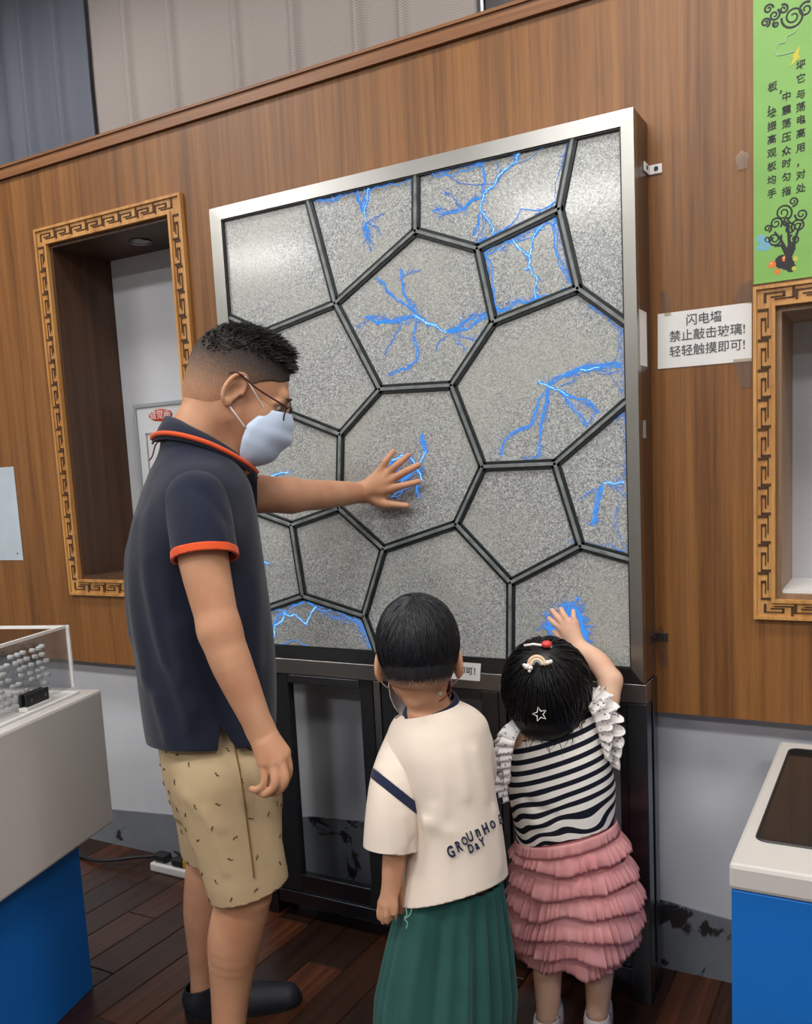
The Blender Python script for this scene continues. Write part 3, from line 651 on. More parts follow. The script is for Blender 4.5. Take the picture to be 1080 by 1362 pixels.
flat = lambda b_: setattr(b_, 'v', [(x, YW-.0031+(y-YW+.0031)*.14, z) for x, y, z in b_.v])
flat(tb); tb.make('tree_print', M['ink'], po, pb, 'stuff')
for nm, col, dots in (('blossom_orange', srgb(222, 120, 50), ((1027, 352, 5), (1034, 361, 4), (1044, 344, 4))), ('blossom_cream', srgb(232, 200, 160), ((1026, 351, 2.4), (1043, 343, 2), (1033, 361, 1.8))), ('blossom_yellow', srgb(190, 190, 70), ((1056, 357, 3), (1058, 344, 3.5)))):
    q = B()
    for (x, y, r) in dots: q.ball(at(x, y, Y=YW-.0042), (r*S1, .0008, r*S1), None, 12, 4)
    flat(q); q.make('blossom', base_mat(nm, col, .5), po, pb)
q = B()
for (x, y, r) in ((1012, 318, 6), (1018, 326, 8), (1010, 330, 4)): q.ball(at(x, y, Y=YW-.003), (r*S1, .0004, r*S1), None, 12, 4)
q.make('blue_blot', base_mat('poster_blue', srgb(112, 170, 190), .5), po, pb)
q = B().tube([at(a, b_, Y=YW-.0034) for a, b_ in ((1058, 68), (1045, 72), (1034, 74), (1031, 66), (1036, 58), (1044, 57), (1047, 48), (1056, 44), (1062, 36))], .0012, 4)
q.make('cloud_outline', base_mat('poster_pale', srgb(190, 210, 180), .5), po, pb)
q = B().prism([at(a, b_, Y=YW-.0032) for a, b_ in ((1050, 90), (1056, 76), (1053, 76), (1064, 60), (1062, 74), (1066, 74))], (0, -.0004, 0))
q.make('bolt_print', base_mat('poster_yellow', srgb(200, 190, 60), .5), po, pb)

# board in the left niche
bx0, bx1, bz0, bz1, by = -2.583, -2.13, 1.12, 1.708, YW+.235
bb_ = ((bx0+bx1)/2, by, bz0-.04)
t = thing('framed_board', 'white panel in a grey frame with a red oval label inside the left niche', 'board', bb_)
B().box(bx0, bx1, by, by+.03, 1.0815, bz1).make('panel', M['board_white'], t, bb_)
fr = B(); w_ = .012
fr.box(bx0-.001, bx0+w_, by-.006, by+.032, 1.0815, bz1+.001).box(bx1-w_, bx1+.001, by-.006, by+.032, 1.0815, bz1+.001).box(bx0+w_, bx1-w_, by-.006, by+.032, bz1-w_, bz1+.001)
fr.make('frame', M['board_grey'], t, bb_)
fr = B(); a0, a1, c0, c1 = bx0+.05, bx1-.03, 1.15, 1.60
fr.box(a0, a0+.006, by-.003, by, c0, c1).box(a1-.006, a1, by-.003, by, c0, c1).box(a0, a1, by-.003, by, c1-.006, c1).box(a0, a1, by-.003, by, c0, c0+.006)
fr.make('inner_frame', M['board_grey'], t, bb_)
c = at(213, 552, Y=by-.003)
B().ball((c[0], by-.001, c[2]), (.062, .003, .023), None, 28, 6).make('oval_label', M['red_oval'], t, bb_)
text('lettering', '错觉画', .036, M['white'], (c[0], by-.0045, c[2]), (1, 0, 0), (0, 0, 1), t, bb_)
# downlight in that niche
dl = at(187, 321, Z=NL[3]-.013); db = (dl[0], dl[1], NL[3]-.012)
t = thing('downlight', 'small round chrome downlight in the top of the left niche', 'lamp', db)
B().tube([(db[0]+.034*math.cos(a), db[1]+.034*math.sin(a), db[2]-.003) for a in np.linspace(0, 2*PI, 25)[:-1]], .005, 6, closed=True).make('ring', M['steel'], t, db, smooth=True)
B().tube([(db[0], db[1], db[2]+.0), (db[0], db[1], db[2]-.004)], .026, 16).make('bulb_face', M['board_grey'], t, db)
# white notice at the far left
q = [(-3.36, YW, 1.50), at(17, 560, Y=YW), at(31.5, 745, Y=YW), (-3.36, YW, 1.135)]
q[1] = np.array([q[2][0], YW, 1.50])
o, c = sheet('wall_plaque', 'pale blue-white plaque on the wood wall left of the left niche', q, .0012, noisy('plaque', srgb(188, 200, 210), .4, .06, 10, 0))
B().ball((q[2][0]-.03, YW-.003, 1.165), (.004, .002, .004), None, 8, 5).make('screw', M['steel'], o, c)

# ================================================================== THE TWO EXHIBIT TABLES
# left: white body on a recessed blue base
zt, zb = .85, .46
T0 = at(135, 916, Z=zt); T1 = at(20, 967, Z=zt); e1 = (T1-T0)/np.linalg.norm(T1-T0); e2 = np.array([e1[1], -e1[0], 0.0])
if e2[0] > 0: e2 = -e2
Ld, Wd = .95, .80
tl = thing('exhibit_table', 'white display table on a blue base with a clear peg case, at the left', 'table', (T0[0], T0[1], 0)); tb0 = (T0[0], T0[1], 0)
M['table_white'] = noisy('table_white', srgb(196, 192, 188), .35, .02, 12, .03)
M['blue'] = noisy('blue_board', srgb(18, 104, 190), .4, .04, 6, .03)
def obox(org, a0, a1, b0, b1, z0, z1, bv=.006):
    bm = bmesh.new(); bmesh.ops.create_cube(bm, size=1)
    for v in bm.verts:
        a = (a0+a1)/2+v.co.x*(a1-a0); b_ = (b0+b1)/2+v.co.y*(b1-b0); z = (z0+z1)/2+v.co.z*(z1-z0)
        p = np.asarray(org)+e1*a+e2*b_; v.co = Vector((p[0], p[1], z))
    bmesh.ops.recalc_face_normals(bm, faces=bm.faces)
    if bv: bmesh.ops.bevel(bm, geom=bm.edges[:], offset=bv, segments=2, affect='EDGES', profile=.5)
    bm.verts.index_update(); r = B().add([v.co[:] for v in bm.verts], [[v.index for v in f.verts] for f in bm.faces]); bm.free(); return r
obox(T0, 0, Ld, 0, Wd, zb, zt-.0005, .008).make('body', M['table_white'], tl, tb0)
obox(T0, .085, Ld-.05, .062, Wd-.05, 0, zb-.0005, .003).make('base', M['blue'], tl, tb0)
obox(T0, .05, Ld-.05, .035, .045, zt-.0003, zt+.006, .001).make('rim', M['white'], tl, tb0)
obox(T0, .05, .06, .0455, Wd-.05, zt-.0003, zt+.006, .001).make('rim', M['white'], tl, tb0)
# clear case on it
K0 = at(110, 911, Z=zt); rel = K0-T0; ka, kb = float(rel@e1), float(rel@e2)
kz = zt+.175
ck = np.array(T0)+e1*ka+e2*kb
kc = thing('peg_case', 'clear acrylic case with white edges holding rows of small white pegs', 'case', (ck[0], ck[1], zt))
kb0 = (ck[0], ck[1], zt)
ka = max(ka, .012)
obox(T0, ka, ka+.005, kb, kb+.5, zt+.0065, kz, 0).make('back_sheet', M['acrylic'], kc, kb0)
obox(T0, ka+.0055, ka+.6, kb, kb+.005, zt+.0065, kz, 0).make('side_sheet', M['acrylic'], kc, kb0)
obox(T0, ka-.001, ka+.007, kb-.0005, kb+.5, kz, kz+.008, 0).make('edge_strip', M['white'], kc, kb0)
obox(T0, ka+.0072, ka+.6, kb-.0005, kb+.007, kz, kz+.008, 0).make('edge_strip', M['white'], kc, kb0)
obox(T0, ka-.006, ka-.0005, kb-.008, kb+.002, zt+.0065, kz+.008, 0).make('edge_strip', M['white'], kc, kb0)
pk = B()
pk.tube([(0, 0, 0), (0, 0, .012)], [.0062, .0062], 10); pk.ball((0, 0, .012), (.0062, .0062, .003), None, 10, 5)
pmesh = mesh('peg', pk.v, pk.f); pmesh.materials.append(M['white']); pmesh.polygons.foreach_set('use_smooth', [True]*len(pmesh.polygons))
zr = Vector(-e2).normalized(); rot = zr.to_track_quat('Z', 'Y').to_euler()
for r in range(7):
    for q in range(12):
        a = ka+.075+q*.027+(.013 if r % 2 else 0); z = zt+.022+r*.0195
        if rng.random() < .08: continue
        p = np.array(T0)+e1*a+e2*(kb+.02+.012*rng.random()); o = bpy.data.objects.new('peg', pmesh); COL.objects.link(o); o.parent = kc
        o.location = (p[0]-kb0[0], p[1]-kb0[1], z-kb0[2]); o.rotation_euler = rot
pg = obox(T0, ka+.07, ka+.40, kb+.046, kb+.05, zt+.0065, zt+.155, .001).make('peg_board', M['acrylic'], kc, kb0)
B1 = at(45, 941, Z=zt); r_ = B1-T0; ba, bb2 = float(r_@e1), kb-.026
cb = np.array(T0)+e1*ba+e2*bb2
cl = thing('clamp_block', 'small black clamp block with two screws on a white plate on the left table', 'clamp', (cb[0], cb[1], zt))
obox(T0, ba-.05, ba+.05, bb2-.006, bb2+.02, zt, zt+.012, .002).make('foot_plate', M['white'], cl, (cb[0], cb[1], zt))
obox(T0, ba-.045, ba+.045, bb2-.004, bb2+.004, zt+.0125, zt+.045, .002).make('block', M['black'], cl, (cb[0], cb[1], zt))
obox(T0, ba-.040, ba+.05, bb2+.010, bb2+.018, zt+.0125, zt+.045, .002).make('block', M['black'], cl, (cb[0], cb[1], zt))
for s in (-.028, .028):
    p = np.array(T0)+e1*(ba+s)+e2*(bb2-.004); p[2] = zt+.028
    B().tube([p, p-e2*.002], .005, 10).make('screw', M['steel'], cl, (cb[0], cb[1], zt))

# right: white-topped blue console
kx0, kx1, ky0, ky1, kzt = -.258, .75, 1.535, 2.268, .71
kb_ = ((kx0+kx1)/2, (ky0+ky1)/2, 0)
kt = thing('exhibit_console', 'blue console with a white top and dark glass screen, at the right', 'table', kb_)
B().bbox(kx0, kx1, ky0, ky1, kzt-.048, kzt, b=.008).make('top', M['table_white'], kt, kb_)
B().bbox(kx0+.004, kx1-.004, ky0+.004, ky1, 0, kzt-.0485, b=.003).make('body', M['blue'], kt, kb_)
bm = bmesh.new()
q0 = at(1005, 1118, Z=kzt)
sx0, sy0, sx1, sy1 = q0[0], q0[1], kx1-.06, ky1-.06; pts = []
for cx, cy_, a0 in ((sx1-.02, sy1-.02, 0), (sx0+.02, sy1-.02, 90), (sx0+.02, sy0+.02, 180), (sx1-.02, sy0+.02, 270)):
    for i in range(6): a = math.radians(a0+18*i); pts.append((cx+.02*math.cos(a), cy_+.02*math.sin(a)))
bm.free()
B().prism([(a, c_, kzt-.002) for a, c_ in pts], (0, 0, .0035)).make('screen', base_mat('dark_screen_glass', (.012, .013, .014), .06, 0, .8), kt, kb_)
B().tube([(a, c_, kzt+.0012) for a, c_ in pts], .003, 5, closed=True).make('screen_edge', M['black'], kt, kb_)

# power strip and its lead on the floor
s0, s1 = at(203, 1106, Y=YL-.10), at(262, 1122, Y=YL-.10)
s0[2] = s1[2] = 0; cz = (s0+s1)/2; L_ = .34
ps = thing('power_strip', 'white power strip on the floor against the wall behind the man', 'power strip', (cz[0], cz[1], 0))
cx0 = s0[0]
B().bbox(cx0, cx0+L_, YL-.13, YL-.075, 0, .032, b=.006).make('strip_body', M['white'], ps, (cz[0], cz[1], 0))
for i in range(2): B().box(cx0+.05+i*.11, cx0+.09+i*.11, YL-.118, YL-.088, .0322, .0335).make('socket', M['board_grey'], ps, (cz[0], cz[1], 0))
p0 = np.array([cx0+.04, YL-.10, .05])
t = thing('power_plug', 'black plug in the power strip with a black lead running to the left', 'plug', tuple(p0))
B().bbox(p0[0]-.03, p0[0]+.03, p0[1]-.02, p0[1]+.02, .0345, .066, b=.008).make('plug_body', M['black'], t, p0)
pts = [p0+np.array([-.025, 0, 0]), p0+np.array([-.12, -.02, -.015]), p0+np.array([-.26, -.06, -.035]), p0+np.array([-.40, -.05, -.042]), p0+np.array([-.60, -.02, -.043]), p0+np.array([-.9, .0, -.043])]
def smooth_path(pts, n=8):
    P = [np.asarray(p, float) for p in pts]; P = [2*P[0]-P[1]]+P+[2*P[-1]-P[-2]]; out = []
    for i in range(1, len(P)-2):
        for k in range(n):
            t = k/n; a, b_, c_, d = P[i-1:i+3]; out.append(.5*((2*b_)+(c_-a)*t+(2*a-5*b_+4*c_-d)*t*t+(3*b_-a-3*c_+d)*t**3))
    return out+[P[-2]]
B().tube(smooth_path(pts), .007, 8).make('lead', M['black'], t, p0, smooth=True)
p0 = np.array([cx0+.155, YL-.10, .05])
t = thing('power_adapter', 'yellow-marked adapter plug in the power strip beside the black plug', 'plug', tuple(p0))
B().bbox(p0[0]-.055, p0[0]+.0, p0[1]-.022, p0[1]+.022, .034, .062, b=.005).make('adapter_body', M['black'], t, p0)
B().bbox(p0[0]+.0005, p0[0]+.05, p0[1]-.022, p0[1]+.022, .034, .066, b=.005).make('adapter_cap', base_mat('yellow_plastic', srgb(190, 150, 40), .4), t, p0)

# ================================================================== PEOPLE: distance-field modelling helpers
f32 = np.float32
def V3(*a): return np.array(a, float)
def nrm(v): v = np.asarray(v, float); return v/(np.linalg.norm(v)+1e-12)
class Field:
    def __init__(s): s.p = []
    def _add(s, fn, lo, hi, k, op): s.p.append((fn, np.asarray(lo, float), np.asarray(hi, float), k, op)); return s
    def cone(s, a, b, r1, r2, k=.012, op='u', sq=None):
        """capsule from a to b with radii r1, r2; sq=(axis, factor) flattens the section along an axis"""
        a, b = np.asarray(a, float), np.asarray(b, float); ba = b-a; L2 = ba@ba+1e-12; r = max(r1, r2)
        if sq is not None: ax = nrm(sq[0]); fac = 1/sq[1]-1
        def fn(P):
            q = P-a.astype(f32); t = np.clip((q@ba.astype(f32))/L2, 0, 1); q = q-t[..., None]*ba.astype(f32)
            if sq is not None: q = q+(q@ax.astype(f32))[..., None]*ax.astype(f32)*fac
            d = np.sqrt((q*q).sum(-1))-(r1+(r2-r1)*t)
            return d*(sq[1] if sq is not None and sq[1] < 1 else 1)
        return s._add(fn, np.minimum(a, b)-r, np.maximum(a, b)+r, k, op)
    def chain(s, pts, rs, k=.012, op='u', sub=4):
        """a limb: one smooth tapering tube through the points"""
        Q = np.array([np.append(np.asarray(p, float), r) for p, r in zip(pts, rs)]); E = np.vstack([2*Q[0]-Q[1], Q, 2*Q[-1]-Q[-2]]); out = []
        if len(pts) > 2:
            for i in range(1, len(E)-2):
                for j in range(sub):
                    t = j/sub; a, b, c, d = E[i-1:i+3]; out.append(.5*((2*b)+(c-a)*t+(2*a-5*b+4*c-d)*t*t+(3*b-a-3*c+d)*t**3))
            out.append(Q[-1])
        else: out = list(Q)
        out = np.array(out)
        def fn(P):
            m = None
            for A, C in zip(out[:-1], out[1:]):
                ba = (C-A)[:3].astype(f32); q = P-A[:3].astype(f32); t = np.clip((q@ba)/(ba@ba+1e-12), 0, 1); q = q-t[..., None]*ba
                d = np.sqrt((q*q).sum(-1))-(A[3]+(C[3]-A[3])*t); m = d if m is None else np.minimum(m, d)
            return m
        r = out[:, 3].max(); return s._add(fn, out[:, :3].min(0)-r, out[:, :3].max(0)+r, k, op)
    def ell(s, c, r, R=None, k=.012, op='u'):
        c, r = np.asarray(c, float), np.asarray(r, float)*np.ones(3); R = np.eye(3) if R is None else R
        def fn(P):
            q = (P-c.astype(f32))@R.astype(f32); k0 = np.sqrt(((q/r.astype(f32))**2).sum(-1)); k1 = np.sqrt(((q/(r*r).astype(f32))**2).sum(-1))+1e-9
            return k0*(k0-1)/k1
        e = np.abs(R)@r; return s._add(fn, c-e, c+e, k, op)
    def loft(s, rings, fwd, k=.02, op='u', n=2.3, capr=.02):
        """rings: (centre xyz, half-width along fwd, half-width across), by height"""
        rings = sorted(rings, key=lambda r: r[0][2]); zs = np.array([r[0][2] for r in rings])
        T = np.array([[r[0][0], r[0][1], r[1], r[2]] for r in rings]); zf = np.linspace(zs[0], zs[-1], 90)
        i = np.clip(np.searchsorted(zs, zf)-1, 0, len(zs)-2); t = ((zf-zs[i])/(zs[i+1]-zs[i]))[:, None]
        im, ip = np.clip(i-1, 0, None), np.clip(i+2, None, len(zs)-1)
        m1 = (T[i+1]-T[im])*.5; m2 = (T[ip]-T[i])*.5; t2, t3 = t*t, t**3
        C = (2*t3-3*t2+1)*T[i]+(t3-2*t2+t)*m1+(-2*t3+3*t2)*T[i+1]+(t3-t2)*m2
        f = nrm(np.array([fwd[0], fwd[1], 0.0])); l = np.array([-f[1], f[0]])
        def fn(P):
            z = P[..., 2]; g = [np.interp(z, zf, C[:, j]).astype(f32) for j in range(4)]
            dx, dy = P[..., 0]-g[0], P[..., 1]-g[1]; u = (dx*f[0]+dy*f[1])/g[2]; v = (dx*l[0]+dy*l[1])/g[3]
            d = ((np.abs(u)**n+np.abs(v)**n)**(1/n)-1)*np.minimum(g[2], g[3])
            dz = np.maximum(z-zs[-1], zs[0]-z)
            return np.where(dz > -capr, np.maximum(d, 0)*0+np.maximum(d, dz), d).astype(f32)
        m = max(C[:, 2].max(), C[:, 3].max())*1.1
        return s._add(fn, (C[:, 0].min()-m, C[:, 1].min()-m, zs[0]), (C[:, 0].max()+m, C[:, 1].max()+m, zs[-1]), k, op)
    def ridge(s, pts, amp, w_):
        """cloth fold: raises (amp>0) or sinks the surface along a polyline"""
        pts = [np.asarray(p, float) for p in pts]
        lo = np.min(pts, 0); hi = np.max(pts, 0)
        def fn(P):
            d = None
            for a, b in zip(pts[:-1], pts[1:]):
                ba = b-a; q = P-a.astype(f32); t = np.clip((q@ba.astype(f32))/(ba@ba+1e-12), 0, 1); q = q-t[..., None]*ba.astype(f32); e = (q*q).sum(-1)
                d = e if d is None else np.minimum(d, e)
            return (amp*np.exp(-d/(w_*w_))).astype(f32)
        return s._add(fn, lo-2.2*w_, hi+2.2*w_, 0, 'disp')
    def mesh(s, name, h, lo=None, hi=None):
        lo_ = np.min([p[1] for p in s.p if p[4] in 'u'], 0)-4*h-.01 if lo is None else np.asarray(lo, float)
        hi_ = np.max([p[2] for p in s.p if p[4] in 'u'], 0)+4*h+.01 if hi is None else np.asarray(hi, float)
        N = np.ceil((hi_-lo_)/h).astype(int)+1
        D = np.full(N, 1.0, f32)
        ax = [(lo_[i]+h*np.arange(N[i])).astype(f32) for i in range(3)]
        for fn, a, b, k, op in s.p:
            m = max(k, 0)+3*h
            i0 = np.clip(np.floor((a-m-lo_)/h).astype(int), 0, N); i1 = np.clip(np.ceil((b+m-lo_)/h).astype(int)+1, 0, N)
            if np.any(i1 <= i0): continue
            sl = tuple(slice(i0[j], i1[j]) for j in range(3))
            P = np.stack(np.meshgrid(*[ax[j][sl[j]] for j in range(3)], indexing='ij'), -1)
            d = fn(P); c = D[sl]
            if op == 'u':
                if k > 0:
                    t = np.clip(.5+.5*(c-d)/k, 0, 1); D[sl] = c*(1-t)+d*t-k*t*(1-t)
                else: D[sl] = np.minimum(c, d)
            elif op == 's':
                t = np.clip(.5-.5*(c+d)/k, 0, 1) if k > 0 else None
                D[sl] = np.maximum(c, -d) if t is None else c*(1-t)-d*t+k*t*(1-t)
            elif op == 'disp': D[sl] = c-d
        return surface_nets(name, D, lo_, h)
def surface_nets(name, D, lo, h):
    S = D < 0
    cnt = sum(S[i:S.shape[0]-1+i, j:S.shape[1]-1+j, k:S.shape[2]-1+k].astype(np.uint8) for i in (0, 1) for j in (0, 1) for k in (0, 1))
    act = (cnt > 0) & (cnt < 8); idx = np.full(act.shape, -1, np.int32); I = np.argwhere(act); idx[act] = np.arange(len(I))
    corners = [(i, j, k) for i in (0, 1) for j in (0, 1) for k in (0, 1)]
    val = {c: D[I[:, 0]+c[0], I[:, 1]+c[1], I[:, 2]+c[2]] for c in corners}
    acc = np.zeros((len(I), 3)); num = np.zeros(len(I))
    for c in corners:
        for a in range(3):
            if c[a] == 0:
                e = list(c); e[a] = 1; e = tuple(e); v0, v1 = val[c], val[e]; x = (v0 < 0) != (v1 < 0)
                t = np.where(x, v0/(v0-v1+1e-20), 0); p = np.tile(np.array(c, float), (len(I), 1)); p[:, a] += t
                acc += np.where(x[:, None], p, 0); num += x
    V = (I+acc/num[:, None])*h+lo
    F = []
    for a in range(3):
        b, c = (a+1) % 3, (a+2) % 3
        s0 = [slice(None)]*3; s1 = [slice(None)]*3; s0[a] = slice(0, -1); s1[a] = slice(1, None)
        A, C = S[tuple(s0)], S[tuple(s1)]; X = np.argwhere(A != C)
        X = X[(X[:, b] > 0) & (X[:, c] > 0) & (X[:, b] < S.shape[b]-1) & (X[:, c] < S.shape[c]-1)]
        sg = A[X[:, 0], X[:, 1], X[:, 2]]
        q = []
        for db, dc in ((-1, -1), (0, -1), (0, 0), (-1, 0)):
            Y = X.copy(); Y[:, b] += db; Y[:, c] += dc; q.append(idx[Y[:, 0], Y[:, 1], Y[:, 2]])
        q = np.stack(q, 1); q[~sg] = q[~sg][:, ::-1]; F.append(q)
    F = np.concatenate(F)
    F = F[(F >= 0).all(1)]
    me = bpy.data.meshes.new(name); me.vertices.add(len(V)); me.vertices.foreach_set('co', V.ravel().astype(f32))
    me.loops.add(4*len(F)); me.loops.foreach_set('vertex_index', F.ravel().astype(np.int32))
    me.polygons.add(len(F)); me.polygons.foreach_set('loop_start', np.arange(0, 4*len(F), 4, dtype=np.int32))
    me.update(calc_edges=True); me.validate(); return me
def relax(me, it=2, lam=.5):
    n = len(me.vertices); co = np.empty(n*3, f32); me.vertices.foreach_get('co', co); co = co.reshape(-1, 3)
    e = np.empty(len(me.edges)*2, np.int32); me.edges.foreach_get('vertices', e); e = e.reshape(-1, 2); deg = np.bincount(e.ravel(), minlength=n)[:, None].clip(1)
    for _ in range(it):
        for l in (lam, -lam*1.02):
            s = np.zeros_like(co)
            for j in range(3): s[:, j] = np.bincount(e[:, 0], co[e[:, 1], j], n)+np.bincount(e[:, 1], co[e[:, 0], j], n)
            co = co+l*(s/deg-co)
    me.vertices.foreach_set('co', co.ravel().astype(f32)); me.update(); return me
def cut(me, planes):
    """planes: (point, outward normal, condition(co) -> bool or None): what lies outward is removed where the condition holds"""
    bm = bmesh.new(); bm.from_mesh(me)
    for co, no, cond in planes:
        fs = [f for f in bm.faces if cond is None or cond(f.calc_center_median())]
        es = {e for f in fs for e in f.edges}; vs = {v for f in fs for v in f.verts}
        bmesh.ops.bisect_plane(bm, geom=list(vs)+list(es)+fs, dist=1e-6, plane_co=Vector(co), plane_no=Vector(no))
        co_, no_ = Vector(co), Vector(no)
        dead = [f for f in bm.faces if (cond is None or cond(f.calc_center_median())) and (f.calc_center_median()-co_).dot(no_) > 0]
        bmesh.ops.delete(bm, geom=dead, context='FACES')
    bm.to_mesh(me); bm.free(); me.update(); return me
def carve_off(me, name, planes, test):
    """cuts along the planes and moves the faces for which test(co) holds into a new mesh"""
    bm = bmesh.new(); bm.from_mesh(me)
    for co, no, cond in planes:
        fs = [f for f in bm.faces if cond is None or cond(f.calc_center_median())]
        es = {e for f in fs for e in f.edges}; vs = {v for f in fs for v in f.verts}
        bmesh.ops.bisect_plane(bm, geom=list(vs)+list(es)+fs, dist=1e-6, plane_co=Vector(co), plane_no=Vector(no))
    b2 = bm.copy()
    bmesh.ops.delete(bm, geom=[f for f in bm.faces if test(f.calc_center_median())], context='FACES')
    bmesh.ops.delete(b2, geom=[f for f in b2.faces if not test(f.calc_center_median())], context='FACES')
    bm.to_mesh(me); bm.free(); me.update(); m2 = bpy.data.meshes.new(name); b2.to_mesh(m2); b2.free(); m2.update(); return m2
def place(name, me, mat, parent, base, thick=None, smooth=True, off=0.0):
    me.transform(Matrix.Translation(-Vector(base))); o = link(name, me, mat, parent, None, smooth)
    if thick:
        s = o.modifiers.new('thickness', 'SOLIDIFY'); s.thickness = thick; s.offset = off
    return o
def frame(f, up):
    f = nrm(f); l = nrm(np.cross(up, f)); u = np.cross(f, l); return np.stack([f, l, u], 1)   # columns: forward, left, up

def add_head(F, o, R, s, jw=.045):
    """a head in its own frame: x forward, y left, z up, origin between the ears"""
    T = lambda x, y, z: np.asarray(o)+R@(np.array([x, y, z])*s)
    e = lambda c, r, k=.012, op='u', Q=None: F.ell(T(*c), np.array(r)*s, R if Q is None else R@Q, k*s, op)
    e((-.012, 0, .045), (.101, .078, .088)); e((.028, 0, .0), (.066, .062, .088), .02)
    e((-.03, 0, .0), (.068, .064, .068), .02)
    for y in (-1, 1):
        F.cone(T(.002, y*jw, -.045), T(.06, y*.016, -.098), .026*s, .021*s, .022*s); e((.056, y*.034, -.026), (.03, .03, .036), .02)
    e((.074, 0, -.098), (.022, .026, .02), .02)
    F.cone(T(.084, -.03, .03), T(.084, .03, .03), .014*s, .014*s, .015*s)
    for y in (-1, 1): e((.099, y*.032, .008), (.014, .017, .012), .014, 's')
    for y in (-1, 1): F.chain([T(.076, y*.012, .012), T(.0885, y*.031, .0195), T(.072, y*.051, .010)], [.006*s, .0075*s, .005*s], .006*s)
    F.cone(T(.096, 0, .018), T(.114, 0, -.026), .009*s, .0135*s, .012*s)
    for y in (-1, 1): e((.103, y*.013, -.031), (.012, .009, .009), .006)
    e((.093, 0, -.056), (.014, .026, .0065), .005); e((.091, 0, -.068), (.014, .022, .007), .005)
    for y in (-1, 1):
        a = np.radians(18)*1; Q = np.array([[math.cos(a), 0, math.sin(a)], [0, 1, 0], [-math.sin(a), 0, math.cos(a)]])
        b = np.radians(-24*y); Q2 = np.array([[math.cos(b), -math.sin(b), 0], [math.sin(b), math.cos(b), 0], [0, 0, 1]])
        QQ = Q2@Q; c = np.array([-.012, y*.082, .004])
        e(c, (.019, .007, .033), .006, 'u', QQ)
        cc = [c+QQ@np.array([.019*math.sin(t)*(.98), y*.004, .033*math.cos(t)]) for t in np.linspace(-2.9, 1.5, 14)]
        F.chain([T(*q) for q in cc], [.0045*s]*14, .003*s, sub=1)
        e(c+QQ@np.array([.003, y*.0075, -.003]), (.0115, .0085, .019), .003, 's', QQ); e(c+QQ@np.array([-.004, y*.0065, .016]), (.008, .005, .008), .003, 's', QQ)
        e(c+QQ@np.array([.006, y*.003, -.031]), (.009, .006, .010), .005, 'u', QQ)
    return T
def add_eyes(T, R, s, parent, base, white, dark):
    for y in (-1, 1):
        b = B().ball(T(.0765, y*.032, .006), .0122*s, R, 14, 10); o = b.make('eyeball', white, parent, base, smooth=True)
        B().ball(T(.0858, y*.032, .001), np.array([.0035, .0058, .0058])*s, R, 12, 8).make('iris', dark, o, (0, 0, 0), smooth=True).data.transform(Matrix.Translation(-Vector(base)))
def add_digit(F, pts, rs, k=.004): F.chain(pts, rs, k)

def hair_strands(b, o, R, rad, n, crown, reach, seed, w0=.0022, lift=.004, drop=0.0, seg=6, rnd_l=.25, jit=.25, clear=None):
    """hair combed outward from the crown over an ellipsoid; reach(azimuth) is how far it comes down, in radians"""
    rg = random.Random(seed); rad = np.asarray(rad, float); c = nrm(crown); a = nrm(np.cross(c, [0, 1, .01])); b2 = np.cross(c, a)
    for i in range(n):
        ph = rg.uniform(0, 2*PI); L = reach(ph)*(1-rg.random()**2*rnd_l); t0 = rg.random()**.7*L*.75; t1 = min(L, t0+L*rg.uniform(.35, .7)); d = rg.gauss(0, jit*.25); lf = lift*rg.uniform(.3, 1.4)
        P = []
        for k in range(seg+1):
            u = k/seg; th = t0+(t1-t0)*u; p2 = ph+d*u
            q = math.cos(th)*c+math.sin(th)*(math.cos(p2)*a+math.sin(p2)*b2)
            p = q*rad*(1+0)+nrm(q/rad)*(lf*(.4+.8*u-.5*u*u)); p[2] -= drop*u*u
            P.append(np.asarray(o)+R@p)
        if clear is not None:
            e_ = R.T@(P[-1]-np.asarray(o))
            if clear(e_): continue
        wd = w0*rg.uniform(.6, 1.3); b.tube(P, [wd*(1-.75*(k/seg)**2) for k in range(seg+1)], 3, cap=False)
    return b

def skin_mat(name, col, red):
    m = base_mat(name, col, .5, 0, .35); v = coords(m)
    n = noise(m, v, 11, 4); setcol(m, mixc(m, ramp(m, n, [(.35, (0, 0, 0)), (.7, (1, 1, 1))]), col, red)); bump(m, noise(m, v, 420, 2), .12, .0006)
    p = m.node_tree.nodes['Principled BSDF']; p.inputs['Subsurface Weight'].default_value = .08; p.inputs['Subsurface Radius'].default_value = (.012, .005, .003); p.inputs['Subsurface Scale'].default_value = 1
    return m
M['skin_man'] = skin_mat('skin_tan', srgb(198, 150, 118), srgb(186, 132, 102))
M['skin_boy'] = skin_mat('skin_child_tan', srgb(206, 158, 126), srgb(196, 142, 112))
M['skin_girl'] = skin_mat('skin_child_pale', srgb(220, 180, 154), srgb(212, 164, 140))
def hair_mat(name, col, rough=.42):
    m = base_mat(name, col, rough, 0, .4); v = coords(m, (1, 1, .3)); n = noise(m, v, 160, 3); setcol(m, ramp(m, n, [(.3, tuple(c*.5 for c in col)), (.7, tuple(c*1.5 for c in col))])); return m
M['hair_man'] = hair_mat('hair_black_brown', srgb(38, 34, 33)); M['hair_kid'] = hair_mat('hair_blue_black', srgb(24, 24, 30)); M['hair_girl'] = hair_mat('hair_black', srgb(16, 15, 17))
M['navy'] = cloth('navy_knit', srgb(29, 34, 50)); M['orange'] = cloth('orange_trim', srgb(214, 84, 44)); M['navy_trim'] = cloth('navy_trim', srgb(34, 40, 66))
M['eye_white'] = base_mat('eye_white', (.75, .73, .7), .25); M['eye_dark'] = base_mat('eye_dark', (.02, .015, .012), .15)
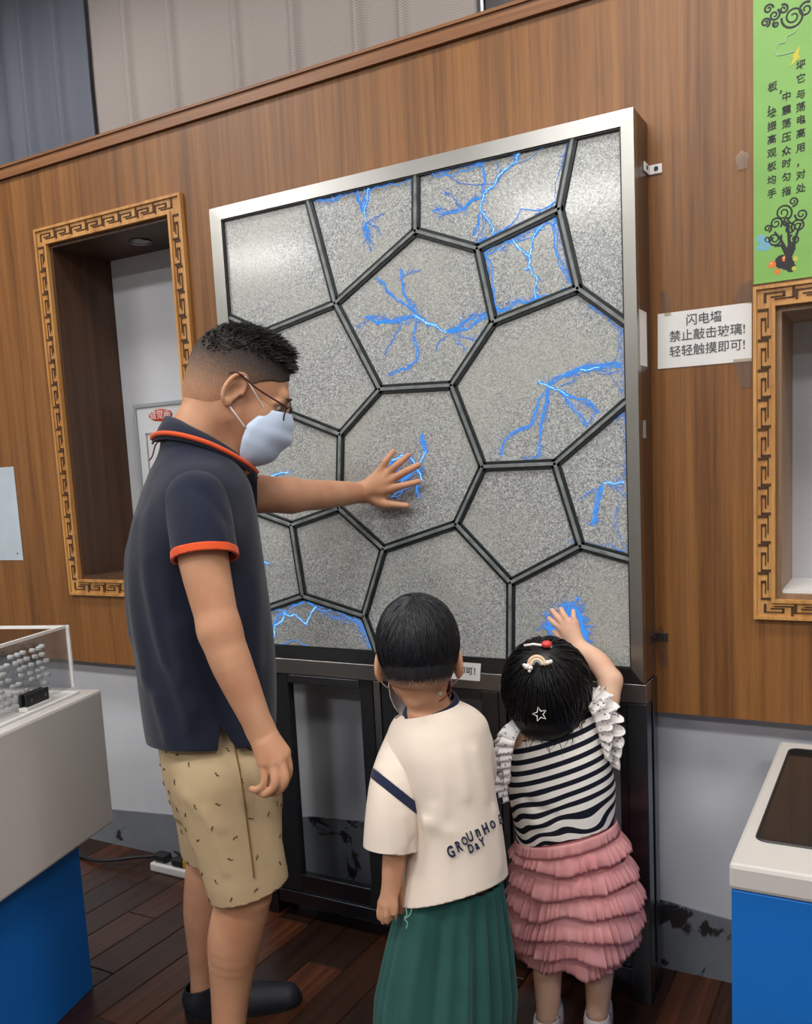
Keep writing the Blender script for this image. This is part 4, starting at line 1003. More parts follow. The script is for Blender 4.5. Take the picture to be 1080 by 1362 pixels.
M['mask'] = cloth('mask_blue', srgb(196, 212, 236), 500, .05, .7, .15); M['mask_white'] = cloth('mask_white', srgb(226, 228, 232), 500, .03, .7, .1)
M['loop'] = base_mat('ear_loop', srgb(232, 226, 222), .7)
M['shoe'] = noisy('shoe_black', srgb(26, 29, 38), .55, .2, 40, .2); M['sole'] = base_mat('shoe_sole', srgb(18, 19, 22), .6)
M['shoe_white'] = noisy('shoe_white', srgb(216, 206, 206), .5, .04, 30, .1)

def make_mask(T, R, s, parent, base, mat, name='face_mask'):
    fp = [(.116, .004), (.131, -.022), (.133, -.05), (.120, -.085), (.098, -.113), (.070, -.130)]
    sp = [(.066, .056, -.008), (.046, .068, -.034), (.036, .071, -.052), (.036, .068, -.082), (.040, .060, -.104), (.046, .050, -.120)]
    rows = 22; cols = 28; v = []; f = []
    for i in range(rows+1):
        t = i/rows*5; k = min(int(t), 4); u = t-k
        fx, fz = [(1-u)*fp[k][j]+u*fp[k+1][j] for j in (0, 1)]; sx, sy, sz = [(1-u)*sp[k][j]+u*sp[k+1][j] for j in (0, 1, 2)]
        pl = .0034*math.sin(i/rows*2*PI*3.2)*math.sin(PI*i/rows)**.6
        for j in range(cols+1):
            a = -PI/2+PI*j/cols; ca = math.cos(a)
            x = sx+(fx-sx)*ca**.85+pl*ca; y = sy*math.sin(a)*(1+.0*ca); z = sz+(fz-sz)*ca**.8
            v.append(T(x, y, z))
    for i in range(rows):
        for j in range(cols): a = i*(cols+1)+j; f.append((a, a+1, a+cols+2, a+cols+1))
    o = obj(name, v, f, mat, parent, base, smooth=True); so = o.modifiers.new('thickness', 'SOLIDIFY'); so.thickness = .0012
    for y in (-1, 1):
        for p0, p1 in (((.060, y*.060, -.012), (-.004, y*.085, .036)), ((.036, y*.071, -.060), (-.018, y*.084, -.026))):
            a, b_ = np.array(p0), np.array(p1); mid = (a+b_)/2+np.array([0, y*.006, 0])
            B().tube([T(*q) for q in smooth_path([a, mid, b_], 5)], .0016*s, 6).make('ear_loop', M['loop'], o, (0, 0, 0), smooth=True).data.transform(Matrix.Translation(-Vector(base)))
    return o

# ================================================================== THE MAN
def build_man():
    vd = lambda x, y: nrm((at(x, y, d=2)-CAM)*np.array([1, 1, 0]))
    v0 = vd(280, 700); right_perp = np.array([-v0[1], v0[0], 0])*-1     # to the right of the picture, level
    Fh = right_perp                                                     # the head looks along the display, in profile
    ang = np.radians(7); Fb = np.array([Fh[0]*math.cos(ang)-Fh[1]*math.sin(ang), Fh[0]*math.sin(ang)+Fh[1]*math.cos(ang), 0])
    Rb = np.array([Fb[1], -Fb[0], 0])                                   # his right, towards the camera
    D = lambda z: 2.12-.126*(z-1.15)                                    # depth of his middle by height
    foot = at(330, 1352, Z=0); base = (float(foot[0]), float(foot[1]), 0.0)
    root = thing('person', 'man in navy polo shirt, khaki shorts, glasses and mask, hand on the glass', 'person', base)
    S = Field()
    # head
    ho = at(316, 527, d=2.085); pitch = np.radians(24)
    f = Fh*math.cos(pitch)-np.array([0, 0, math.sin(pitch)]); u = Fh*math.sin(pitch)+np.array([0, 0, math.cos(pitch)])
    R = np.stack([f, np.cross(u, f), u], 1); s = 1.14
    T = add_head(S, ho, R, s)
    nb = at(262, 610, d=2.10)
    S.chain([T(-.03, 0, -.03), T(-.045, 0, -.09), nb], [.068, .066, .075], .035)
    S.cone(T(.02, 0, -.07), at(290, 640, d=2.10), .05, .055, .03)
    # trunk under the clothes
    tr = []
    for y, xb, xf, b_ in ((640, 205, 312, .15), (700, 190, 325, .165), (780, 188, 335, .155), (860, 200, 338, .15), (940, 218, 335, .14), (1010, 232, 340, .138), (1050, 246, 340, .13)):
        z = at((xb+xf)/2, y, d=2.12)[2]; c = at((xb+xf)/2, y, d=D(z)); a = (xf-xb)/2/F_PX*D(z); tr.append((c, a, b_))
    S.loft(tr, Fb, .05)
    # near (right) arm
    sh, el, wr = at(262, 668, d=1.93), at(292, 838, d=1.87), at(347, 972, d=1.88)
    S.chain([sh, at(271, 745, d=1.89), el], [.062, .053, .043], .03)
    S.chain([el, at(309, 885, d=1.87), wr], [.043, .043, .029], .02)
    # far (left) arm to the glass
    hy = YP-.012
    wl = at(482, 655, Y=hy-.022)
    sl_, ell_ = at(292, 655, d=2.27), at(386, 659, d=2.30)
    S.chain([sl_, ell_], [.058, .044], .03); S.chain([ell_, at(430, 658, d=2.36), wl], [.042, .039, .028], .02)
    # left hand spread on the glass, seen from its back
    HP = lambda x, y, o=0.0: at(x, y, Y=hy-o)
    mc = [(507.5, 624.5), (516, 631), (521.5, 638.5), (520, 650.5)]; tips = [(523, 600.5), (543.5, 605.5), (556.5, 618.5), (557, 640.5)]
    S.cone(wl, HP(500, 645, .017), .026, .022, .012, sq=(np.array([0, 1, 0]), .62))
    for (m_, t_), r in zip(zip(mc, tips), (.0088, .0098, .0104, .0098)):
        m3, t3 = HP(*m_, .014), HP(*t_, .002); S.chain([wl+(HP(*m_, .016)-wl)*.25, m3], [.018, .0115], .012)
        kn = m3+(t3-m3)*.45+np.array([0, -.007, 0]); k2 = m3+(t3-m3)*.74+np.array([0, -.003, 0]); add_digit(S, [m3, kn, k2, t3], [.0115, r*1.02, r*.93, r*.82])
    S.chain([wl+(HP(498, 663, .012)-wl)*.4, HP(508, 669, .012), HP(524, 671, .008), HP(541, 672.5, .003)], [.019, .0155, .0105, .0085], .008)
    S.chain([HP(508, 655, .014), HP(506, 664, .012)], [.014, .012], .01)
    # right hand hanging, fingers curled
    Q = lambda x, y, d: at(x, y, d=d)
    S.cone(wr, Q(363, 1003, 1.875), .028, .031, .012, sq=(Rb, .68))
    mcs = [Q(378, 1001, 1.875), Q(372, 1010, 1.862), Q(363, 1015, 1.858), Q(351, 1015, 1.864)]
    p1 = [Q(384, 1023, 1.880), Q(379, 1037, 1.856), Q(366, 1042, 1.848), Q(352, 1040, 1.858)]
    p2 = [Q(379, 1039, 1.892), Q(370, 1052, 1.866), Q(355.5, 1055, 1.858), Q(343, 1050, 1.866)]
    p3 = [Q(370, 1045, 1.904), Q(359, 1055, 1.884), Q(346, 1055, 1.876), Q(335, 1049, 1.880)]
    for a, b_, c_, d_, r in zip(mcs, p1, p2, p3, (.0096, .0098, .0096, .0086)):
        S.chain([wr+(a-wr)*.45, a], [.018, .0135], .012); add_digit(S, [a, b_, c_, d_], [.0122, r, r*.92, r*.82], .0015)
    S.chain([Q(357, 985, 1.895), Q(374, 1004, 1.905), Q(381, 1020, 1.905), Q(380, 1036, 1.905)], [.018, .0145, .011, .009], .008)
    # legs
    def leg(pts):
        S.chain([at(x, y, d=d) for x, y, d, r in pts], [r for *_, r in pts], .03)
    leg([(292, 1030, 2.06, .072), (323, 1165, 2.06, .066), (322, 1200, 2.07, .064), (312, 1250, 2.09, .063), (308, 1300, 2.11, .051), (305, 1352, 2.115, .041), (303, 1405, 2.115, .036)])
    leg([(275, 1030, 2.19, .075), (285, 1120, 2.28, .062), (277, 1160, 2.30, .058), (273, 1210, 2.32, .056), (272, 1255, 2.34, .045), (272, 1296, 2.36, .037), (272, 1325, 2.37, .037)])
    me = relax(S.mesh('body', .0036), 1)
    body = place('body', me, M['skin_man'], root, base)
    add_eyes(T, R, s, root, base, M['eye_white'], M['eye_dark'])
    # hair: close-cropped sides, longer spiky top
    H = Field(); L = lambda c, r, k=.01, op='u': H.ell(T(*c), np.array(r)*s, R, k, op)
    L((-.012, 0, .047), (.1035, .0805, .0905)); L((-.035, 0, .0), (.0765, .0735, .079), .02)
    L((.078, 0, -.045), (.093, .2, .100), .004, 's'); L((.128, 0, .005), (.068, .3, .072), .012, 's')
    L((-.05, 0, -.142), (.14, .2, .08), .012, 's'); L((.018, 0, -.03), (.034, .3, .042), .006, 's')
    fm = base_mat('cropped_hair', (.05, .04, .036), .7, 0, .2)
    tc = coords(fm); nz = noise(fm, tc, 420, 3, .7); N, LK = nt(fm)
    geo = N.new('ShaderNodeTexCoord')
    dt = N.new('ShaderNodeVectorMath'); dt.operation = 'DOT_PRODUCT'; LK.new(geo.outputs['Object'], dt.inputs[0]); dt.inputs[1].default_value = tuple(R[:, 2])
    z0 = float((np.asarray(T(0, 0, 0))-np.array(base))@R[:, 2])
    hgt = mth(fm, 'DIVIDE', mth(fm, 'SUBTRACT', dt.outputs['Value'], z0-.045), .135)
    fac = mth(fm, 'ADD', hgt, mth(fm, 'MULTIPLY', mth(fm, 'SUBTRACT', nz, .5), .9))
    setcol(fm, ramp(fm, fac, [(.0, srgb(194, 147, 115)), (.12, srgb(180, 136, 108)), (.5, srgb(126, 100, 84)), (.8, srgb(74, 63, 58)), (1.0, srgb(44, 40, 39))])); bump(fm, nz, .5, .002)
    me = relax(H.mesh('cropped_hair', .004), 2); hair = place('cropped_hair', me, fm, root, base)
    b = B(); rg = random.Random(5)
    for i in range(4200):
        a, e_ = rg.uniform(-PI, PI), rg.random()
        x = rg.uniform(-.10, .088); y = rg.uniform(-.072, .072)
        q = 1-((x+.012)/.1035)**2-(y/.0805)**2
        if q <= .02: continue
        z = .047+.0905*math.sqrt(q)
        top = z > .084-.03*(x < -.03)+.012*rg.random()
        if not top: continue
        n = nrm(np.array([(x+.012)/.1035**2, y/.0805**2, (z-.047)/.0905**2])); ln = (.009+.015*max(0, min(1, (x+.05)/.12))+rg.gauss(0, .002))*(1 if z > .11 else .6)
        dr = nrm(n*.8+np.array([.75+.4*rg.random(), rg.gauss(0, .25), -.1+rg.gauss(0, .2)])); p0 = np.array([x, y, z-.004])
        p1 = p0+n*ln*.45+dr*ln*.3; p2 = p0+n*ln*.55+dr*ln*1.05
        b.tube([T(*p0), T(*p1), T(*p2)], [.0019, .0016, .0003], 3, cap=False)
    b.make('top_hair', M['hair_man'], root, base, smooth=True)
    b = B()
    for y in (-1, 1): b.tube([T(.098, y*.014, .026), T(.102, y*.03, .031), T(.092, y*.05, .026)], [.0025, .004, .0015], 5)
    b.make('eyebrows', M['hair_man'], root, base)
    # glasses
    b = B()
    def rim(y):
        return [T(.110-.010*abs(math.sin(a))*0-.012*abs((y*.034+.026*math.cos(a))/.06)**2, y*.034+.026*math.cos(a), -.002+.0175*math.sin(a)*(1-.12*math.cos(2*a))) for a in np.linspace(0, 2*PI, 25)[:-1]]
    for y in (-1, 1): b.tube(rim(y), .0016*s, 6, closed=True)
    b.tube([T(.110, -.008, .004), T(.114, 0, .006), T(.110, .008, .004)], .0014*s, 6)
    g = b.make('glasses', base_mat('glasses_frame', srgb(46, 26, 26), .3), root, base, smooth=True)
    for y in (-1, 1):
        B().tube(smooth_path([T(.098, y*.060, .006), T(.092, y*.071, .010), T(.03, y*.086, .020), T(-.012, y*.090, .034), T(-.032, y*.086, .028)], 5), [.0024]*8+[.0022]*13, 6).make('temple', base_mat('glasses_temple', srgb(58, 26, 26), .3), g, (0, 0, 0), smooth=True).data.transform(Matrix.Translation(-Vector(base)))
        B().add(rim(y), [tuple(range(24))]).make('lens', M['lens'], g, (0, 0, 0)).data.transform(Matrix.Translation(-Vector(base)))
    make_mask(T, R, s, root, base, M['mask'])
    # polo shirt
    P = Field(); tr = []
    for y, xb, xf, b_ in ((585, 216, 300, .08), (604, 212, 306, .105), (624, 202, 318, .150), (650, 192, 330, .185), (690, 180, 338, .205), (730, 173, 344, .205), (770, 172, 350, .20), (820, 176, 357, .198), (870, 184, 362, .198), (920, 190, 364, .20), (970, 197, 362, .218), (1015, 206, 356, .222)):
        z = at((xb+xf)/2, y, d=2.12)[2]; c = at((xb+xf)/2, y, d=D(z)); a = (xf-xb)/2/F_PX*D(z); tr.append((c, a, b_))
    P.loft(tr, Fb, .02, n=2.25)
    dn = nrm(at(272, 790, d=1.885)-sh); hem = at(274, 743, d=1.885)
    dl_ = nrm(ell_-sl_); heml = at(329, 655, d=2.275)
    P.chain([sh+np.array([0, 0, .002])-Rb*.02, at(267, 700, d=1.93)], [.066, .060], .05)
    P.chain([sl_, sl_+dl_*.05], [.068, .066], .05)
    SN, SF = Field(), Field()
    SN.chain([sh+np.array([0, 0, .0]), at(268, 705, d=1.90), hem+dn*.03], [.069, .0675, .0685], .0)
    SF.chain([sl_, heml+dl_*.03], [.072, .064], 0)
    rg = random.Random(3)
    def fold(pts, amp, wd):
        P.ridge([at(x, y, d=d) for x, y, d in pts], amp*1.45, wd*1.6)
        SN.ridge([at(x, y, d=d) for x, y, d in pts], amp, wd)
    for pts, amp, wd in (([(190, 700, 2.0), (184, 800, 2.0), (196, 900, 2.0)], .007, .016), ([(205, 690, 1.95), (200, 780, 1.93), (216, 880, 1.93)], .007, .015), ([(218, 700, 1.93), (222, 800, 1.91), (240, 900, 1.92)], .006, .014),
                         ([(180, 740, 2.08), (182, 840, 2.06)], .006, .016), ([(212, 660, 1.99), (196, 740, 1.97)], .006, .014), ([(230, 640, 1.97), (212, 680, 1.95), (206, 740, 1.93)], .006, .013),
                         ([(244, 690, 1.87), (240, 730, 1.84)], .005, .012), ([(255, 650, 1.88), (280, 665, 1.86), (300, 690, 1.87)], -.004, .014), ([(290, 700, 1.85), (300, 730, 1.85)], .004, .010),
                         ([(240, 840, 1.92), (262, 940, 1.93)], .007, .018), ([(300, 800, 1.95), (312, 900, 1.95)], .006, .02), ([(330, 780, 2.02), (338, 880, 2.0)], .006, .018), ([(225, 900, 1.93), (250, 965, 1.94)], .005, .013), ([(210, 930, 1.98), (225, 980, 1.97)], .005, .012), ([(268, 615, 1.98), (240, 625, 2.0), (220, 640, 2.04)], .004, .010)):
        fold(pts, amp, wd)
    me = relax(P.mesh('polo_shirt', .0058), 2)
    hb, hf, hm = at(209, 986, d=2.12), at(358, 982, d=2.12), at(288, 1001, d=1.925); hn = nrm(np.cross(hf-hb, hm-hb)); hn = hn if hn[2] < 0 else -hn
    armz = at(272, 800, d=1.88)[2]
    cut(me, [(hb, hn, lambda c: c.z < 1.15)])
    nk = nb+np.array([0, 0, .030]); nn = nrm(np.array([Fb[0]*.38, Fb[1]*.38, 1]))
    cut(me, [(nk, nn, None)])
    va, vb, vc = at(297, 972, d=1.92), at(293, 1002, d=1.92), at(318, 1002, d=1.92)
    n1 = nrm(np.cross(vb-va, Rb)); n1 = n1 if n1@(vc-va) > 0 else -n1; n2 = nrm(np.cross(vc-va, Rb)); n2 = n2 if n2@(vb-va) > 0 else -n2
    nearside = lambda c: (np.array(c)-va)@Rb > -.06 and np.linalg.norm(np.array(c)-va) < .12
    carve_off(me, 'vent', [(va, n1, nearside), (va, n2, nearside)], lambda c: nearside(c) and (np.array(c)-va)@n1 > 0 and (np.array(c)-va)@n2 > 0)
    shirt = place('polo_shirt', me, M['navy'], root, base, .003)
    for fld, hp_, dd in ((SN, hem, dn), (SF, heml, dl_)):
        q = relax(fld.mesh('sleeve', .005), 2); cut(q, [(hp_, dd, None)])
        bd = carve_off(q, 'sleeve_band', [(hp_-dd*.017, dd, None)], lambda c: (np.array(c)-hp_)@dd > -.017)
        place('sleeve', q, M['navy'], shirt, base, .003); place('sleeve_band', bd, M['orange'], shirt, base, .0065)
    # collar: a standing band turned down, with an orange line
    v = []; f_ = []; n = 40
    vo = []
    for j in range(n+1):
        a = math.radians(28)+math.radians(304)*j/n                      # opens at the front
        ca, sa = math.cos(a), math.sin(a); dr = Fb*ca+(-Rb)*sa
        c = nk+Fb*.016; fr = ca*.012
        low = .030+.022*max(0, -math.cos(a))
        for (r, z) in ((.076, .012-.050*ca), (.086, .016-.054*ca), (.104, -.012-.055*ca), (.124, -.042-.050*ca-.012*max(0, ca))):
            v.append(c+dr*r*(1+.06*ca)+np.array([0, 0, z+.022*abs(sa)*(r > .09)+.008*abs(sa)]))
    for j in range(n):
        for k in range(3): a = j*4+k; f_.append((a, a+1, a+5, a+4))
    col = obj('collar', v, f_, M['navy'], shirt, base, smooth=True); so = col.modifiers.new('thickness', 'SOLIDIFY'); so.thickness = .004
    b = B().tube([v[j*4+3]*.62+v[j*4+2]*.38+nrm((v[j*4+3]-nk)*np.array([1, 1, 0]))*.005 for j in range(n+1)], .0058, 6)
    q = b.make('collar_stripe', M['orange'], shirt, base, smooth=True)
    # shorts
    K = Field()
    km = base_mat('khaki_cotton', srgb(200, 168, 118), .85, 0, .15); tcv = coords(km); N, LK = nt(km)
    bc = ramp(km, noise(km, tcv, 8, 4), [(.3, srgb(176, 152, 118)), (.7, srgb(194, 172, 138))])
    setcol(km, bc); bump(km, noise(km, tcv, 900, 2), .2, .0006)
    tr2 = []
    for y, xb, xf, b_ in ((930, 210, 346, .165), (960, 213, 350, .168), (1000, 216, 358, .172), (1040, 226, 370, .175), (1075, 240, 372, .165)):
        z = at((xb+xf)/2, y, d=2.12)[2]; c = at((xb+xf)/2, y, d=D(z)); a = (xf-xb)/2/F_PX*D(z); tr2.append((c, a, b_))
    K.loft(tr2, Fb, .03)
    h1a, h1b = at(298, 1040, d=2.045), at(336, 1200, d=2.07); h2a, h2b = at(285, 1030, d=2.19), at(292, 1150, d=2.28)
    K.chain([h1a, h1a+(h1b-h1a)*.5, h1b], [.102, .097, .090], .04); K.chain([h2a, h2b], [.105, .088], .03)
    for pts, amp, wd in (([(300, 1040, 1.93), (345, 1050, 1.94), (378, 1040, 1.97)], -.004, .012), ([(250, 1060, 1.97), (290, 1100, 1.95)], .004, .016), ([(350, 1080, 1.95), (362, 1150, 1.97)], .005, .016), ([(275, 1080, 1.95), (300, 1160, 1.96)], .004, .014), ([(330, 1000, 1.94), (320, 1080, 1.94)], .004, .014)): K.ridge([at(x, y, d=d) for x, y, d in pts], amp, wd)
    me = relax(K.mesh('shorts', .0055), 2)
    a1 = nrm(h1b-h1a); a2 = nrm(h2b-h2a); mid1 = at(335, 1178, d=2.07); mid2 = at(285, 1124, d=2.27)
    sepv = (h1b+h2b)/2
    side = lambda c: (np.array(c)-sepv)@Rb > .0
    cut(me, [(mid1, a1+Fb*.05, lambda c: side(c) and c.z < .75), (mid2, a2, lambda c: not side(c) and c.z < .75), (at(280, 950, d=2.12), (0, 0, 1), None)])
    sho = place('shorts', me, km, root, base, .004)
    bv = BVHTree.FromObject(sho, bpy.context.evaluated_depsgraph_get())
    sp = []
    for x, y in ((312, 992), (318, 1020), (323, 1050), (327, 1080), (331, 1110), (335, 1140), (338, 1168)):
        o_ = Vector(CAM)-Vector(base); d_ = Vector(at(x, y, d=1)-CAM).normalized(); h = bv.ray_cast(o_, d_)
        if h[0]: sp.append(np.array(h[0])-np.array(d_)*.0032)
    if len(sp) > 2: link('side_seam', mesh('side_seam', *(lambda b: (b.v, b.f))(B().tube(sp, .0017, 5))), base_mat('seam_brown', srgb(120, 86, 50), .8), sho)
    b = B(); rg = random.Random(21); pol = sho.data.polygons; spots = []
    for _ in range(4000):
        p = pol[rg.randrange(len(pol))]; c, n = np.array(p.center), np.array(p.normal)
        if all(np.linalg.norm(c-q) > .048 for q in spots):
            spots.append(c); t1 = nrm(np.cross(n, [0, 0, 1.0])); t2 = np.cross(n, t1); a = rg.uniform(0, PI); u_, w_ = t1*math.cos(a)+t2*math.sin(a), t2*math.cos(a)-t1*math.sin(a); c = c+n*.0028
            b.tube([c-u_*.006, c-u_*.002+w_*.002, c+u_*.002-w_*.001, c+u_*.006+w_*.002], [.0006, .0019, .001, .0017], 4)
    b.make('print_marks', base_mat('print_brown', srgb(70, 44, 32), .8), sho, None, 'stuff')
    # shoes
    def shoe(hx, tx, ank, mat, parent, w_=.046, sc_=1.0):
        hx, tx = np.asarray(hx, float), np.asarray(tx, float); f = nrm(tx-hx); n = np.array([-f[1], f[0], 0]); Lg = np.linalg.norm(tx-hx)
        E = Field(); p = lambda t, z, o=0: hx+f*Lg*t+np.array([0, 0, z])+n*o
        E.chain([p(.13, .045), p(.35, .042), p(.62, .036), p(.86, .030)], [.036, .034, .031, .019], .03)
        E.chain([p(.13, .05), np.array([ank[0], ank[1], .085])], [.036, .042], .03)
        E.chain([p(.16, .018), p(.6, .016), p(.85, .016)], [.038, .045, .038], .01)
        me = relax(E.mesh('shoe', .0045), 2); cut(me, [((0, 0, .012), (0, 0, -1), None), ((ank[0], ank[1], .088), nrm(np.array([-f[0]*.2, -f[1]*.2, 1])), None)])
        o = place('shoe', me, mat, parent, base, .004)
        pts = []
        for t, wd in ((.0, .0), (.02, .022), (.10, .037), (.35, .037), (.62, .047), (.84, .040), (.95, .024), (.985, .0)): pts.append((t, wd))
        ol = [p(t, 0, wd) for t, wd in pts]+[p(t, 0, -wd) for t, wd in pts[::-1][1:-1]]
        B().prism(ol, (0, 0, .022)).make('sole', M['sole'], o, (0, 0, 0)).data.transform(Matrix.Translation(-Vector(base)))
    an = at(272, 1322, d=2.37); shoe(at(246, 1352, Z=0), at(405, 1331, Z=0), an, M['shoe'], root)
    an = at(303, 1402, d=2.115); hx = np.array([an[0], an[1], 0])-Fb*.055; shoe(hx, hx+Fb*.27+Rb*.11, an, M['shoe'], root)
    # thin strap loop showing at the back of the collar
    B().tube(smooth_path([at(216, 582, d=2.02), at(207, 592, d=2.05), at(203, 606, d=2.06), at(199, 612, d=2.07)], 5), .0018, 5).make('neck_cord', base_mat('dark_red_cord', srgb(110, 40, 44), .6), root, base)
    return root
build_man()

# ================================================================== THE CHILDREN
def ruffle(b, top, out, drop, flare, waves, amp, seed, rows=7, per=9, closed=True):
    """gathered strip: top = closed polyline, out = outward directions; hangs by drop and stands out by flare"""
    rg = random.Random(seed); n = len(top); N_ = waves*per; ph = [rg.uniform(.6, 1.5) for _ in range(waves+1)]; k0 = len(b.v); of = [rg.uniform(-.35, .35) for _ in range(waves+1)]
    m = N_ if closed else N_+1
    for i in range(m):
        u = i/N_; s = u*n if closed else u*(n-1); j = int(s) % n; t = s-int(s); j2 = (j+1) % n if closed else min(j+1, n-1)
        p = top[j]*(1-t)+top[j2]*t; o = nrm(out[j]*(1-t)+out[j2]*t); tg = nrm(top[j2]-top[j]+1e-9)
        uw = u*waves+.55*math.sin(2*PI*3*u+seed)+.45*math.sin(2*PI*7*u+2.1*seed)+.3*math.sin(2*PI*13*u+.7*seed); e_ = .75+.5*math.sin(2*PI*5*u+1.3*seed)*math.sin(2*PI*11*u+seed)
        a = (math.sin(2*PI*uw)+.45*math.sin(2*PI*uw*.5+seed))*e_
        a2 = math.cos(2*PI*uw)
        d = drop(u) if callable(drop) else drop
        for r in range(rows):
            v = r/(rows-1); x = p+o*(flare*math.sin(v*PI*.5)+amp*a*v**1.1)+tg*(amp*.5*a2*v)+np.array([0, 0, -1.0])*(d*v*(1-.04*a)); b.v.append(tuple(x))
    for i in range(m if closed else m-1):
        for r in range(rows-1):
            a, c = k0+i*rows+r, k0+((i+1) % m)*rows+r; b.f.append((a, c, c+1, a+1))
    return b
def solid(o, t=.0015):
    s = o.modifiers.new('thickness', 'SOLIDIFY'); s.thickness = t; s.offset = 0; return o

def build_boy():
    v0 = nrm((at(575, 950, d=2)-CAM)*np.array([1, 1, 0])); Fb = v0; Rt = np.array([Fb[1], -Fb[0], 0])    # Rt: his right, picture right
    D = lambda z: 1.90-.126*(z-.75)
    c0 = at(590, 1200, d=D(.5)); base = (float(c0[0]), float(c0[1]), 0.0)
    root = thing('person', 'small boy in cream raglan tee and wide teal trousers, seen from behind', 'person', base)
    S = Field(); ho = at(557, 882, d=1.885); s = .955; pit = math.radians(4); f = Fb*math.cos(pit)-np.array([0, 0, math.sin(pit)]); u = Fb*math.sin(pit)+np.array([0, 0, math.cos(pit)]); rl = math.radians(2)
    l = np.cross(u, f); R = np.stack([f, l, u], 1)
    T = add_head(S, ho, R, s, .036)
    nb = at(573, 938, d=1.90)
    S.chain([T(-.02, 0, -.02), T(-.028, 0, -.06), nb, nb-np.array([0, 0, .05])], [.045, .039, .041, .052], .015)
    rings = lambda rows, dd, shift=0: [(at((a+b_)/2, y, d=D(at((a+b_)/2, y, d=1.9)[2])+shift), dd_ if dd is None else dd, (b_-a)/2/F_PX*1.9) for y, a, b_, dd_ in rows]
    body_rows = [(948, 545, 612, .045), (975, 530, 635, .06), (1010, 538, 640, .07), (1080, 550, 648, .072), (1150, 552, 655, .075), (1215, 552, 658, .08)]
    S.loft(rings(body_rows, None), Fb, .03)
    le, lw_ = at(527, 1110, d=1.86), at(519, 1184, d=1.865)
    S.chain([at(536, 985, d=1.885), at(529, 1050, d=1.86), le, at(524, 1145, d=1.86), lw_], [.036, .030, .025, .0245, .0185], .015)
    # his left hand hanging
    Q = lambda x, y, d: at(x, y, d=d)
    S.cone(lw_, Q(515, 1202, 1.868), .0175, .0185, .008, sq=(Fb*.5+Rt*.85, .72))
    for pts in ([(519, 1201, 1.862), (519, 1213, 1.86), (520, 1221, 1.866)], [(515, 1204, 1.858), (514, 1217, 1.856), (515, 1226, 1.862)], [(511, 1203, 1.866), (509, 1216, 1.866), (510, 1226, 1.872)], [(508, 1201, 1.876), (505, 1212, 1.876), (505, 1221, 1.88)]):
        S.chain([lw_, Q(*pts[0])], [.013, .0095], .008); S.chain([Q(*p) for p in pts], [.0088, .0074, .006], .002)
    S.chain([Q(520, 1190, 1.858), Q(524.5, 1203, 1.852), Q(525, 1215, 1.852)], [.011, .0085, .0066], .005)
    # his right arm forward and down, mostly hidden
    rs_, re_, rw = at(622, 985, d=1.91), at(628, 1045, d=1.98), at(620, 1075, d=2.10)
    S.chain([rs_, re_, rw], [.034, .026, .019], .015)
    hd = nrm(rw-re_)
    for k, (a, b_) in enumerate(((-.012, .0), (-.004, .004), (.004, .003), (.012, -.003))):
        S.chain([rw, rw+hd*.04+Rt*a, rw+hd*(.066+b_)+Rt*a*1.3+np.array([0, 0, -.008])], [.014, .009, .0065], .006)
    S.chain([rw, rw+hd*.02-Rt*.02, rw+hd*.042-Rt*.028], [.012, .0085, .0068], .005)
    # legs inside the trousers
    lg = []
    for sx in (-1, 1):
        hp_ = c0*np.array([1, 1, 0])+Rt*sx*.052+np.array([0, 0, .50]); fo = np.array([hp_[0], hp_[1], .05])
        S.chain([hp_, (hp_+fo)/2, fo], [.06, .045, .03], .03); lg.append(fo)
    me = relax(S.mesh('body', .0036), 2); place('body', me, M['skin_boy'], root, base)
    add_eyes(T, R, s, root, base, M['eye_white'], M['eye_dark'])
    # hair
    H = Field(); L = lambda c, r, k=.01, op='u': H.ell(T(*c), np.array(r)*s, R, k, op)
    L((-.010, 0, .050), (.107, .0865, .104)); L((-.036, 0, -.002), (.0765, .0745, .074), .02)
    L((.100, 0, -.02), (.085, .3, .105), .006, 's'); L((-.045, 0, -.112), (.2, .3, .072), .010, 's'); L((.016, 0, -.035), (.036, .3, .045), .008, 's')
    fm = hair_mat('hair_nape', srgb(26, 26, 31), .6); N, LK = nt(fm); cur = N['Principled BSDF'].inputs['Base Color'].links[0].from_socket
    gt = N.new('ShaderNodeTexCoord'); dt = N.new('ShaderNodeVectorMath'); dt.operation = 'DOT_PRODUCT'; LK.new(gt.outputs['Object'], dt.inputs[0]); dt.inputs[1].default_value = tuple(R[:, 2])
    z0 = float((np.asarray(T(0, 0, -.043))-np.array(base))@R[:, 2]); nz = noise(fm, coords(fm, (1, 1, .35)), 300, 3, .7)
    fz = mth(fm, 'ADD', mth(fm, 'DIVIDE', mth(fm, 'SUBTRACT', dt.outputs['Value'], z0), .022), mth(fm, 'MULTIPLY', mth(fm, 'SUBTRACT', nz, .5), 1.6))
    setcol(fm, mixc(fm, ramp(fm, fz, [(0, (0, 0, 0)), (1, (1, 1, 1))]), srgb(196, 148, 117), cur)); me = relax(H.mesh('hair', .004), 2); hair = place('hair', me, fm, root, base)
    b = B()
    def reach(ph): return 1.75+.30*math.cos(ph*2)
    hair_strands(b, T(-.010, 0, .048), R, np.array([.107, .0872, .104])*s, 3400, (-.30, .05, .95), lambda ph: 2.12+.14*math.sin(3*ph+.6)+.1*math.sin(7*ph), 9, .0021, .006, .0, jit=.8, clear=lambda e: (e[0] > .035 and e[2] < .015) or e[2] < -.088)
    b.make('hair_strands', M['hair_kid'], hair, base, 'stuff', True)
    make_mask(T, R, s, root, base, M['mask_white'])
    # raglan tee
    P = Field()
